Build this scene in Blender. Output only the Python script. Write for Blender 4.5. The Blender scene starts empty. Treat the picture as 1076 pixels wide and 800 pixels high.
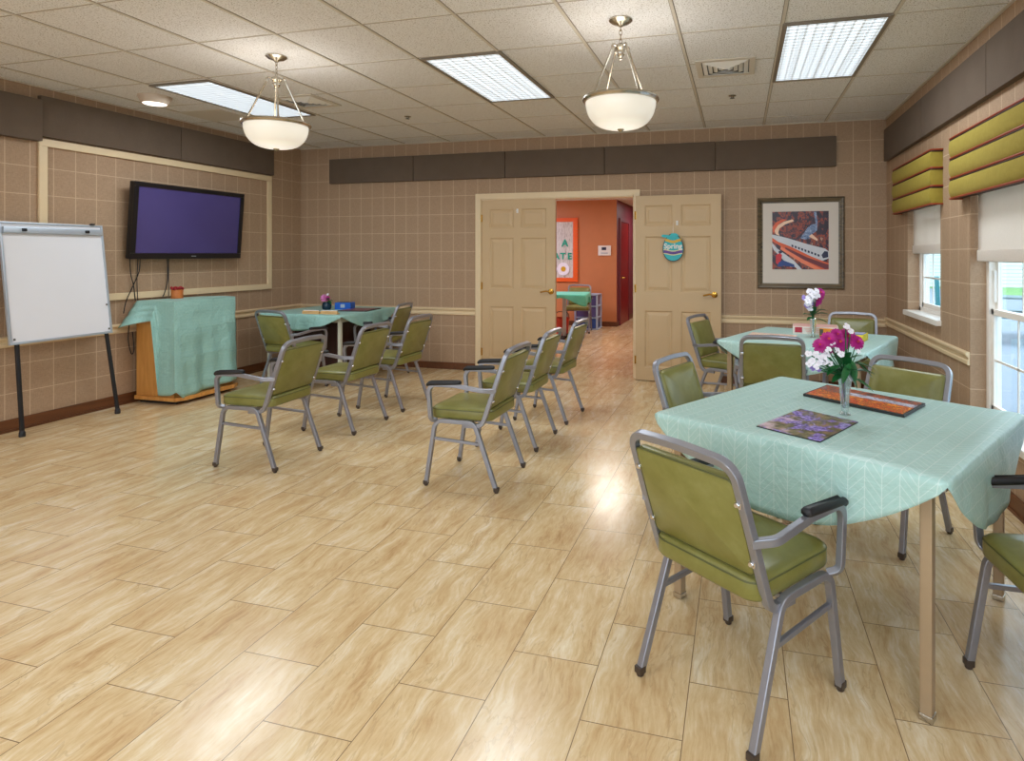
import bpy, bmesh, math, random
from mathutils import Vector, Matrix
random.seed(7)
PI = math.pi
sc = bpy.context.scene
COL = sc.collection

# ------------------------------------------------------------------ materials
def lin(c):
    return tuple(((v/255)/12.92 if v/255 <= .04045 else ((v/255+.055)/1.055)**2.4) for v in c) + (1.0,)

class NT:
    def __init__(s, name):
        s.m = bpy.data.materials.new(name); s.m.use_nodes = True
        s.t = s.m.node_tree; s.n = s.t.nodes
        s.bsdf = s.n['Principled BSDF']; s.out = s.n['Material Output']
    def add(s, typ, **kw):
        n = s.n.new(typ)
        for k, v in kw.items(): setattr(n, k, v)
        return n
    def link(s, a, b): s.t.links.new(a, b)
    def math(s, op, a, b=None, c=None):
        n = s.add('ShaderNodeMath', operation=op)
        for i, v in enumerate((a, b, c)):
            if v is None: continue
            if isinstance(v, (int, float)): n.inputs[i].default_value = v
            else: s.link(v, n.inputs[i])
        return n.outputs[0]
    def mix(s, f, a, b, blend='MIX'):
        n = s.add('ShaderNodeMix', data_type='RGBA', blend_type=blend)
        for i, v in ((0, f), (6, a), (7, b)):
            if isinstance(v, (int, float)): n.inputs[i].default_value = v
            elif isinstance(v, tuple): n.inputs[i].default_value = v
            else: s.link(v, n.inputs[i])
        return n.outputs[2]
    def ramp(s, f, stops, interp='LINEAR'):
        n = s.add('ShaderNodeValToRGB'); cr = n.color_ramp; cr.interpolation = interp
        while len(cr.elements) < len(stops): cr.elements.new(.5)
        for e, (p, c) in zip(cr.elements, stops): e.position = p; e.color = c
        s.link(f, n.inputs[0]); return n.outputs[0]
    def obj(s): return s.add('ShaderNodeTexCoord').outputs['Object']
    def uv(s): return s.add('ShaderNodeTexCoord').outputs['UV']
    def scale(s, v, sc_, loc=(0,0,0)):
        n = s.add('ShaderNodeMapping'); n.inputs['Scale'].default_value = sc_; n.inputs['Location'].default_value = loc
        s.link(v, n.inputs[0]); return n.outputs[0]
    def noise(s, v, scale, detail=3, rough=.5, dist=0, col=False):
        n = s.add('ShaderNodeTexNoise'); n.inputs['Scale'].default_value = scale; n.inputs['Detail'].default_value = detail
        n.inputs['Roughness'].default_value = rough; n.inputs['Distortion'].default_value = dist
        if v is not None: s.link(v, n.inputs[0])
        return n.outputs['Color' if col else 'Fac']
    def bump(s, h, strength=.2, dist=.01):
        n = s.add('ShaderNodeBump'); n.inputs['Strength'].default_value = strength; n.inputs['Distance'].default_value = dist
        s.link(h, n.inputs['Height']); s.link(n.outputs[0], s.bsdf.inputs['Normal'])
    def set(s, col=None, rough=None, metal=None, **kw):
        b = s.bsdf.inputs
        if col is not None:
            if isinstance(col, tuple): b['Base Color'].default_value = col
            else: s.link(col, b['Base Color'])
        if rough is not None:
            if isinstance(rough, (int, float)): b['Roughness'].default_value = rough
            else: s.link(rough, b['Roughness'])
        if metal is not None: b['Metallic'].default_value = metal
        for k, v in kw.items(): b[k].default_value = v
        return s.m

def plain(name, c, rough=.5, metal=0, var=.08, vs=14, bump=0, **kw):
    t = NT(name); base = lin(c); v = t.obj()
    n = t.noise(v, vs, 3)
    dark = tuple(x*(1-var) for x in base[:3]) + (1,); lite = tuple(min(1, x*(1+var)) for x in base[:3]) + (1,)
    col = t.mix(n, dark, lite)
    if bump: t.bump(t.noise(v, vs*12, 2), bump, .003)
    return t.set(col, rough, metal, **kw)

def emit(name, c, st):
    t = NT(name); base = lin(c)
    t.set(base, .5); t.bsdf.inputs['Emission Color'].default_value = base; t.bsdf.inputs['Emission Strength'].default_value = st
    return t.m

def wallpaper(name, axis, off, step, zoff=2.085, zstep=.2235):
    t = NT(name); v = t.obj(); sp = t.add('ShaderNodeSeparateXYZ'); t.link(v, sp.inputs[0])
    def line(o, off, step, w):
        a = t.math('SUBTRACT', o, off); b = t.math('PINGPONG', a, step/2)   # 0 on the line
        return t.math('LESS_THAN', b, w)
    l1 = line(sp.outputs[axis], off, step, .0032)
    l2 = line(sp.outputs[2], zoff, zstep, .0032)
    l = t.math('MAXIMUM', l1, l2)
    n1 = t.noise(t.scale(v, (40, 40, 400)), 1, 2); n2 = t.noise(t.scale(v, (400, 400, 30)), 1, 2)
    weave = t.math('MULTIPLY', t.math('ADD', n1, n2), .5)
    big = t.noise(v, 3, 4)
    c = t.ramp(weave, [(.34, lin((150, 122, 96))), (.66, lin((184, 155, 127)))])
    c = t.mix(t.math('MULTIPLY', big, .35), c, lin((154, 122, 92)))
    c = t.mix(t.math('MULTIPLY', l, .6), c, lin((214, 188, 158)))
    t.bump(weave, .15, .002)
    return t.set(c, .75)

M = {}
M['wp_x'] = wallpaper('wallpaper_side', 1, 3.379, .1725)
M['wp_y'] = wallpaper('wallpaper_back', 0, .162, .1585)

def floor_mat():
    t = NT('stone_look_tile'); v = t.obj(); sp = t.add('ShaderNodeSeparateXYZ'); t.link(v, sp.inputs[0])
    cb = t.add('ShaderNodeCombineXYZ')
    t.link(t.math('SUBTRACT', sp.outputs[1], 1.979), cb.inputs[0]); t.link(t.math('SUBTRACT', sp.outputs[0], .145), cb.inputs[1])
    b = t.add('ShaderNodeTexBrick'); t.link(cb.outputs[0], b.inputs[0])
    b.offset = .5; b.offset_frequency = 2; b.squash = 1
    I = b.inputs
    I['Color1'].default_value = (0, 0, 0, 1); I['Color2'].default_value = (1, 1, 1, 1); I['Mortar'].default_value = (.5, .5, .5, 1)
    I['Scale'].default_value = 1; I['Mortar Size'].default_value = .0016; I['Mortar Smooth'].default_value = .2
    I['Brick Width'].default_value = .488; I['Row Height'].default_value = .3015
    rnd = b.outputs['Color']; mort = b.outputs['Fac']
    r1 = t.add('ShaderNodeSeparateColor'); t.link(rnd, r1.inputs[0]); r = r1.outputs[0]
    off = t.add('ShaderNodeCombineXYZ'); t.link(t.math('MULTIPLY', r, 37.), off.inputs[0]); t.link(t.math('MULTIPLY', r, 53.), off.inputs[1])
    va = t.add('ShaderNodeVectorMath', operation='ADD'); t.link(v, va.inputs[0]); t.link(off.outputs[0], va.inputs[1])
    vv = va.outputs[0]
    warp = t.noise(vv, 3.2, 2, .5, col=True)
    vw = t.add('ShaderNodeVectorMath', operation='MULTIPLY_ADD'); t.link(warp, vw.inputs[0]); vw.inputs[1].default_value = (.11, .11, 0); t.link(vv, vw.inputs[2])
    s1 = t.noise(t.scale(vw.outputs[0], (15, 2.2, 1)), 1, 6, .62)
    s2 = t.noise(t.scale(vw.outputs[0], (75, 12, 1)), 1, 5, .7)
    cl = t.noise(vv, 3.5, 4, .55)
    f = t.math('ADD', t.math('MULTIPLY', s1, .5), t.math('ADD', t.math('MULTIPLY', s2, .32), t.math('MULTIPLY', cl, .2)))
    c = t.ramp(f, [(.32, lin((166, 128, 84))), (.43, lin((200, 166, 120))), (.53, lin((216, 190, 148))), (.66, lin((236, 222, 196)))])
    vein = t.noise(t.scale(vw.outputs[0], (6, 1.1, 1)), 1, 5, .6, .6)
    vl = t.math('LESS_THAN', t.math('ABSOLUTE', t.math('SUBTRACT', vein, .5)), .006)
    c = t.mix(t.math('MULTIPLY', vl, .22), c, lin((150, 110, 66)))
    c = t.mix(t.math('MULTIPLY', r, .16), c, lin((206, 174, 128)))
    c = t.mix(t.math('MULTIPLY', mort, .8), c, lin((92, 66, 38)))
    rg = t.math('ADD', t.math('MULTIPLY', t.noise(vv, 22, 4, .6), .16), .13)
    t.bump(t.math('ADD', t.math('MULTIPLY', t.noise(vv, 9, 3), .6), t.math('MULTIPLY', mort, -.5)), .06, .01)
    return t.set(c, rg, 0, **{'Specular IOR Level': .42})
M['floor'] = floor_mat()

def ceiling_mat():
    t = NT('ceiling_tile'); v = t.obj()
    n = t.noise(v, 130, 2, .6); big = t.noise(v, 25, 3)
    c = t.ramp(n, [(.33, lin((150, 142, 130))), (.43, lin((226, 226, 226))), (.6, lin((234, 234, 234)))])
    c = t.mix(t.math('MULTIPLY', big, .2), c, lin((212, 208, 202)))
    t.bump(n, .25, .003)
    return t.set(c, .9)
M['ceiling'] = ceiling_mat()
M['lightframe'] = plain('grey_light_frame', (128, 118, 104), .5, var=.03)
M['joint'] = plain('painted_joint_shadow', (132, 120, 106), .8, var=.03)
M['tbar'] = plain('ceiling_bar', (206, 198, 184), .5, var=.03)

def fabric(name, c1, c2, sc_=220):
    t = NT(name); v = t.obj()
    n = t.noise(v, sc_, 2, .7); b = t.noise(v, 7, 3)
    c = t.mix(t.math('ADD', t.math('MULTIPLY', n, .7), t.math('MULTIPLY', b, .3)), lin(c1), lin(c2))
    t.bump(n, .3, .002); return t.set(c, .95)
M['acoustic'] = fabric('acoustic_felt', (74, 60, 48), (118, 101, 86))
M['cream'] = plain('cream_paint', (222, 199, 162), .45, var=.04)
M['door'] = plain('tan_door_paint', (196, 167, 128), .5, var=.04, vs=5)
def wood(name, c1, c2, rough=.4, axis=2, k=1):
    t = NT(name); v = t.obj(); s = [18*k, 18*k, 18*k]; s[axis] = 1.4*k
    n = t.noise(t.scale(v, tuple(s)), 1, 6, .6, 1.2)
    c = t.ramp(n, [(.3, lin(c1)), (.7, lin(c2))]); return t.set(c, rough)
M['base'] = wood('brown_baseboard', (84, 48, 26), (112, 66, 36), .4, 1)
M['podwood'] = wood('honey_wood', (186, 124, 58), (216, 156, 84), .35, 2)
M['darkwood'] = wood('dark_mahogany', (40, 14, 12), (66, 24, 18), .4, 2)
M['tilewood'] = wood('pale_rack_wood', (196, 150, 96), (222, 180, 126), .5, 0)
M['orangewall'] = plain('orange_paint', (196, 124, 78), .5, var=.1, vs=3)
M['redwall'] = plain('burgundy_paint', (116, 50, 62), .5, var=.08)
M['reddoor'] = plain('red_door_paint', (132, 28, 30), .35, var=.06)
M['white'] = plain('white_paint', (232, 230, 226), .4, var=.02)
M['pvc'] = plain('white_window_vinyl', (236, 230, 222), .35, var=.02)
M['plate'] = plain('pale_wallpaper_reveal', (196, 178, 160), .6, var=.05)
M['black'] = plain('black_plastic', (18, 18, 22), .28, var=.1)
M['softblack'] = plain('black_rubber', (24, 24, 28), .5, var=.1)
M['metal'] = plain('grey_chair_tube', (146, 147, 156), .32, .6, var=.06, vs=30)
M['footcap'] = plain('brown_foot_cap', (64, 52, 44), .45)
M['brass'] = plain('brass', (196, 150, 70), .25, 1, var=.04)
M['nickel'] = plain('brushed_nickel', (190, 182, 168), .25, 1, var=.06)
M['chrome'] = plain('chrome', (215, 215, 218), .15, 1, var=.03)
def vinyl():
    t = NT('olive_vinyl'); v = t.obj()
    n = t.noise(v, 9, 4, .6)
    c = t.ramp(n, [(.3, lin((114, 110, 50))), (.55, lin((125, 122, 64))), (.75, lin((136, 135, 82)))])
    t.bump(t.noise(v, 160, 2), .12, .002); t.bump(t.noise(v, 9, 3), .1, .01)
    return t.set(c, .32)
M['vinyl'] = vinyl()
M['piping'] = plain('dark_olive_piping', (84, 86, 44), .45)
M['tablelam'] = plain('grey_table_laminate', (150, 140, 126), .5)
M['tableleg'] = plain('tan_table_leg', (168, 146, 118), .35, .35, var=.08)
M['paleleg'] = plain('pale_table_leg', (206, 206, 190), .4, .1)
def cloth(name, c1, c2, line, pattern=True, w=.05, k=.42, crease=.25, bump=.55):
    t = NT(name); u = t.uv(); sp = t.add('ShaderNodeSeparateXYZ'); t.link(u, sp.inputs[0])
    n = t.noise(t.obj(), 60, 3); c = t.mix(n, lin(c1), lin(c2))
    if pattern:
        p = t.math('PINGPONG', sp.outputs[0], w)
        edge = t.math('LESS_THAN', t.math('MINIMUM', p, t.math('SUBTRACT', w, p)), .0016)
        d = t.math('ADD', sp.outputs[1], t.math('MULTIPLY', p, 1.15))
        dg = t.math('LESS_THAN', t.math('PINGPONG', d, .0155), .0017)
        # a break in the chevrons now and then
        gap = t.math('LESS_THAN', t.math('MODULO', t.math('ADD', t.math('FLOOR', t.math('DIVIDE', sp.outputs[0], w)), 400), 3.), 1.9)
        dg = t.math('MULTIPLY', dg, t.math('MAXIMUM', gap, .6))
        l = t.math('MAXIMUM', edge, dg)
        c = t.mix(t.math('MULTIPLY', l, k), c, lin(line))
    wr = t.math('MULTIPLY', t.noise(t.obj(), 13, 4, .6, .9), 1.)
    cr1 = t.math('LESS_THAN', t.math('PINGPONG', t.math('ADD', sp.outputs[0], .05), .13), .003); cr2 = t.math('LESS_THAN', t.math('PINGPONG', t.math('ADD', sp.outputs[1], .03), .11), .003)
    t.bump(t.math('ADD', wr, t.math('MULTIPLY', t.math('MAXIMUM', cr1, cr2), crease)), bump, .012)
    m = t.set(c, .4); return m
M['cloth'] = cloth('aqua_chevron_cloth', (160, 196, 190), (175, 208, 202), (222, 232, 228))
M['clothplain'] = cloth('aqua_cloth', (140, 186, 178), (158, 200, 192), (196, 218, 212), True, .03, .18, .9, .9)
M['hallcloth'] = cloth('teal_cloth', (84, 190, 168), (104, 208, 184), (120, 214, 196), False)
M['board'] = plain('whiteboard_surface', (226, 226, 232), .3, var=.02, vs=4)
M['alu'] = plain('light_aluminium', (186, 196, 208), .35, .5, var=.04)
def screen():
    t = NT('tv_glass'); v = t.obj()
    t.set(t.mix(t.noise(v, 1.2, 3), lin((58, 50, 100)), lin((78, 70, 128))), .12); return t.m
M['screen'] = screen()
def thin_glass(name, tint, refl=.07, rough=.02):
    t = NT(name); t.n.remove(t.bsdf)
    tr = t.add('ShaderNodeBsdfTransparent'); tr.inputs[0].default_value = tint
    gl = t.add('ShaderNodeBsdfGlossy'); gl.inputs['Roughness'].default_value = rough
    lw = t.add('ShaderNodeLayerWeight'); lw.inputs[0].default_value = .25
    f = t.math('ADD', t.math('MULTIPLY', lw.outputs['Facing'], .25), refl)
    mx = t.add('ShaderNodeMixShader'); t.link(f, mx.inputs[0]); t.link(tr.outputs[0], mx.inputs[1]); t.link(gl.outputs[0], mx.inputs[2])
    t.link(mx.outputs[0], t.out.inputs[0]); return t.m
M['pane'] = thin_glass('window_pane', (.93, .98, 1, 1), .04)
M['vaseglass'] = thin_glass('vase_glass', (.90, .94, .96, 1), .30, .08)
def shade():
    t = NT('cream_roller_fabric'); v = t.obj(); t.n.remove(t.bsdf)
    c = t.mix(t.noise(t.scale(v, (60, 60, 300)), 1, 2), lin((232, 222, 212)), lin((242, 234, 226)))
    d = t.add('ShaderNodeBsdfDiffuse'); tl = t.add('ShaderNodeBsdfTranslucent'); mx = t.add('ShaderNodeMixShader'); mx.inputs[0].default_value = .3
    t.link(c, d.inputs[0]); t.link(c, tl.inputs[0]); t.link(d.outputs[0], mx.inputs[1]); t.link(tl.outputs[0], mx.inputs[2]); t.link(mx.outputs[0], t.out.inputs[0])
    return t.m
M['shade'] = shade()
M['olive'] = fabric('olive_silk', (140, 122, 40), (168, 150, 62), 40)
M['welt'] = plain('rust_welt', (146, 54, 14), .5)
M['darkwelt'] = plain('dark_welt', (48, 20, 12), .6)
M['frame'] = wood('antique_bronze_frame', (46, 38, 28), (120, 100, 70), .35, 0, 3)
M['mount'] = plain('cream_mount', (214, 202, 190), .7, var=.03)
M['green'] = plain('leaf_green', (24, 92, 44), .45, var=.3, vs=30)
M['green2'] = plain('light_leaf_green', (70, 120, 50), .45, var=.3, vs=30)
M['magenta'] = plain('magenta_petal', (178, 30, 128), .6, var=.3, vs=60)
M['pink'] = plain('pink_petal', (226, 130, 196), .6, var=.15, vs=60)
M['petalwhite'] = plain('white_petal', (236, 232, 240), .6, var=.05)
M['lilac'] = plain('lilac_petal', (150, 130, 200), .6, var=.15)
M['flowereye'] = plain('rust_flower_eye', (190, 70, 50), .6)
M['bluepot'] = plain('dark_blue_glass', (22, 48, 66), .12, var=.2)
M['bluebox'] = plain('bright_blue_card', (24, 92, 190), .4, var=.15)
M['terracotta'] = plain('orange_wood_cup', (196, 108, 48), .5, var=.15)
M['redfringe'] = plain('red_fringe', (150, 24, 30), .7, var=.3, vs=60)
M['boxwhite'] = plain('white_card', (226, 220, 212), .5, var=.05)
M['boxred'] = plain('red_print', (176, 44, 62), .5, var=.3, vs=90)
M['boxpink'] = plain('pink_print', (222, 170, 160), .5, var=.2, vs=90)
M['boxyellow'] = plain('yellow_card', (232, 206, 36), .45, var=.05)
M['orangecard'] = plain('orange_card', (236, 150, 40), .5)
M['inkblack'] = plain('dark_print', (40, 40, 40), .5)
M['greybox'] = plain('grey_card', (96, 92, 84), .5, var=.2)
def splat(name, stops, scale=12, seed=0, mapsc=(1, 1, 1), rough=.35):
    t = NT(name); v = t.scale(t.obj(), mapsc, (seed, seed*2, 0))
    n = t.noise(v, scale, 6, .7, 1.0); w = t.noise(v, scale*3.3, 3, .6)
    f = t.math('ADD', t.math('MULTIPLY', n, .7), t.math('MULTIPLY', w, .3))
    n2 = len(stops)
    return t.set(t.ramp(f, [(.37+.26*i/(n2-1), lin(c)) for i, c in enumerate(stops)], 'LINEAR'), rough)
M['lav'] = splat('lavender_garden_picture', [(70, 56, 44), (96, 92, 60), (120, 104, 70), (92, 70, 150), (140, 116, 206), (96, 84, 150), (226, 196, 208), (110, 130, 160)], 15, 3)
def lavender():
    t = NT('lavender_garden_picture'); v = t.obj()
    base = t.ramp(t.noise(v, 26, 5, .7), [(.35, lin((58, 50, 38))), (.5, lin((112, 110, 70))), (.62, lin((150, 120, 90)))])
    cl = t.noise(v, 13, 3, .6, .8); tip = t.noise(v, 75, 3, .7)
    pur = t.ramp(tip, [(.36, lin((66, 50, 120))), (.5, lin((124, 104, 196))), (.64, lin((190, 176, 232)))])
    c = t.mix(t.ramp(cl, [(.46, (0, 0, 0, 1)), (.53, (1, 1, 1, 1))]), base, pur)
    sp = t.add('ShaderNodeSeparateXYZ'); t.link(v, sp.inputs[0])
    g_ = t.math('ADD', t.math('MULTIPLY_ADD', sp.outputs[0], -2.6, -.18), t.math('MULTIPLY', t.math('SUBTRACT', t.noise(v, 14, 4, .6), .5), 1.6))   # pale sky in one corner of the picture
    c = t.mix(t.ramp(g_, [(.0, (0, 0, 0, 1)), (.3, (.85, .85, .85, 1))]), c, lin((222, 196, 206)))
    return t.set(c, .3)
M['lav'] = lavender()
M['autumn'] = splat('autumn_picture', [(60, 26, 16), (190, 56, 14), (236, 96, 14), (90, 36, 20), (248, 150, 24), (232, 96, 16), (255, 220, 80)], 24, 5)
M['autumndark'] = splat('autumn_skyline_picture', [(24, 20, 26), (96, 46, 30), (60, 50, 50), (206, 90, 30), (40, 34, 36), (150, 130, 130), (130, 60, 40)], 16, 9)
M['autumnsky'] = splat('autumn_sky_picture', [(60, 46, 40), (150, 150, 180), (214, 216, 230), (120, 130, 170), (230, 190, 90)], 14, 11)
M['farmat'] = splat('pastel_picture', [(60, 40, 40), (236, 214, 190), (226, 150, 130), (240, 226, 214), (230, 190, 110), (240, 236, 230)], 20, 2)
M['game'] = splat('dark_game_print', [(30, 26, 30), (90, 84, 100), (150, 60, 60), (60, 56, 70), (180, 176, 180)], 22, 4)
M['rocks'] = splat('canyon_rocks_print', [(16, 20, 40), (30, 34, 60), (60, 30, 34), (34, 36, 62), (170, 76, 44), (30, 34, 58), (206, 150, 120)], 7, 6, (1, 1, .7))
M['rockbank'] = splat('canyon_bank_print', [(16, 16, 34), (40, 30, 46), (170, 70, 44), (30, 30, 40)], 20, 8)
M['river'] = splat('river_print', [(60, 76, 110), (120, 140, 176), (170, 186, 210)], 22, 1)
M['trainwhite'] = plain('train_roof_print', (206, 206, 212), .4, var=.1)
M['trainorange'] = plain('train_orange_print', (216, 92, 52), .4, var=.1)
M['traincoral'] = plain('train_coral_print', (236, 128, 92), .4, var=.1)
M['trainmaroon'] = plain('train_maroon_print', (110, 40, 48), .4, var=.1)
M['navy'] = plain('navy_print', (30, 36, 70), .4, var=.2)
M['peach'] = plain('peach_print', (240, 200, 170), .4, var=.1)
M['redshirt'] = plain('red_print_shirt', (200, 36, 50), .4)
M['denim'] = plain('denim_print', (40, 66, 130), .4)
M['eggteal'] = plain('egg_teal', (20, 170, 176), .4, var=.05)
M['eggmustard'] = plain('egg_mustard', (206, 160, 30), .4)
M['eggpurple'] = plain('egg_purple', (84, 44, 130), .4)
M['eggcream'] = plain('egg_cream', (214, 206, 150), .4)
M['eggdark'] = plain('egg_outline', (20, 50, 54), .4)
M['bbpaper'] = splat('whitewashed_plank_paper', [(150, 140, 128), (196, 190, 180), (220, 216, 208), (176, 168, 156)], 5, 2, (6, 1, 1))
M['bborder'] = plain('orange_border_card', (236, 96, 24), .5, var=.05)
M['letters'] = plain('teal_letter_card', (30, 160, 130), .5)
M['drawer'] = plain('smoky_purple_plastic', (92, 84, 140), .3, var=.2, vs=6)
M['drawerblue'] = plain('smoky_blue_plastic', (52, 84, 160), .3, var=.2, vs=6)
M['drawerframe'] = plain('pale_blue_plastic', (176, 196, 226), .4, var=.03)
M['redplastic'] = plain('red_plastic', (206, 62, 36), .45, var=.1)
M['patio'] = plain('pale_concrete', (136, 146, 158), .8, var=.08, vs=2)
M['grass'] = splat('grass_blades', [(70, 120, 60), (110, 160, 90), (150, 190, 120)], 30, 1, rough=.9)
M['hedge'] = splat('hedge_leaves', [(40, 90, 50), (90, 150, 90), (150, 200, 140)], 14, 2, rough=.8)
def siding():
    t = NT('white_siding'); v = t.obj(); sp = t.add('ShaderNodeSeparateXYZ'); t.link(v, sp.inputs[0])
    l = t.math('LESS_THAN', t.math('PINGPONG', sp.outputs[2], .08), .012)
    return t.set(t.mix(l, lin((232, 236, 238)), lin((160, 180, 190))), .7)
M['siding'] = siding()
M['teakgrey'] = wood('weathered_slats', (86, 110, 116), (130, 152, 156), .7, 0)
M['tealpaint'] = plain('teal_patio_paint', (40, 140, 150), .5)

def lens_mat():
    t = NT('fluorescent_lens'); v = t.obj(); sp = t.add('ShaderNodeSeparateXYZ'); t.link(v, sp.inputs[0])
    tube = t.math('PINGPONG', t.math('ADD', sp.outputs[0], .26), .0867)      # three tubes behind a ribbed lens
    tb = t.math('ADD', t.math('MULTIPLY', t.math('SUBTRACT', 1, t.math('DIVIDE', tube, .0867)), .15), t.math('MULTIPLY', t.math('LESS_THAN', t.math('ABSOLUTE', t.math('SUBTRACT', tube, .045)), .022), .2))
    cell = t.math('MULTIPLY', t.math('GREATER_THAN', t.math('PINGPONG', sp.outputs[1], .028), .010), .8)
    cx = t.math('MULTIPLY', t.math('GREATER_THAN', t.math('PINGPONG', sp.outputs[0], .026), .007), .5)
    f = t.math('ADD', t.math('ADD', tb, cell), t.math('ADD', cx, .04))
    base = lin((222, 240, 255))
    t.set(lin((230, 236, 240)), .4); t.bsdf.inputs['Emission Color'].default_value = base
    t.link(t.math('MULTIPLY', f, LIGHT_TROFFER), t.bsdf.inputs['Emission Strength']); return t.m
LIGHT_TROFFER = .34
LIGHT_BOWL = .30
M['lens'] = lens_mat()
def bowl_mat():
    t = NT('alabaster_bowl'); v = t.obj(); sp = t.add('ShaderNodeSeparateXYZ'); t.link(v, sp.inputs[0])
    d = t.math('ADD', t.math('POWER', sp.outputs[0], 2.), t.math('POWER', sp.outputs[1], 2.))
    k = t.math('MULTIPLY_ADD', t.math('SUBTRACT', 1, t.math('MINIMUM', t.math('MULTIPLY', d, 40.), 1)), .75, .62)   # the bulb shows through low down
    k = t.math('MULTIPLY', k, t.math('MULTIPLY_ADD', t.noise(v, 9, 3), .3, .85))
    t.set(lin((236, 228, 212)), .3); t.bsdf.inputs['Emission Color'].default_value = lin((250, 246, 234))
    t.link(t.math('MULTIPLY', k, LIGHT_BOWL), t.bsdf.inputs['Emission Strength']); return t.m
M['bowl'] = bowl_mat()
M['downlens'] = emit('downlight_lens', (255, 244, 230), 1.2)

# ------------------------------------------------------------------ geometry helpers
def rr(hx, hy, r, n=5):
    pts = []
    for cx, cy, a0 in ((hx-r, hy-r, 0), (-hx+r, hy-r, 90), (-hx+r, -hy+r, 180), (hx-r, -hy+r, 270)):
        for i in range(n+1):
            a = math.radians(a0 + 90*i/n); pts.append((cx+r*math.cos(a), cy+r*math.sin(a)))
    return pts

def fillet(path, r, n=6, closed=False):
    P = [Vector(p) for p in path]; out = []
    R = r if isinstance(r, (list, tuple)) else [r]*len(P)
    for i, p in enumerate(P):
        if (i == 0 or i == len(P)-1) and not closed: out.append(p); continue
        a = P[i-1]-p; b = P[(i+1) % len(P)]-p
        la, lb = a.length, b.length; a.normalize(); b.normalize()
        ang = a.angle(b)
        if ang > PI-.02 or R[i] < 1e-5: out.append(p); continue
        d = min(R[i]/math.tan(ang/2), la*.49, lb*.49); rad = d*math.tan(ang/2)
        s, e = p+a*d, p+b*d; bis = (a+b).normalized(); c = p+bis*(rad/math.sin(ang/2))
        v0, v1 = s-c, e-c; tot = v0.angle(v1); ax = v0.cross(v1).normalized()
        for k in range(n+1): out.append(c + Matrix.Rotation(tot*k/n, 3, ax) @ v0)
    return out

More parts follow.
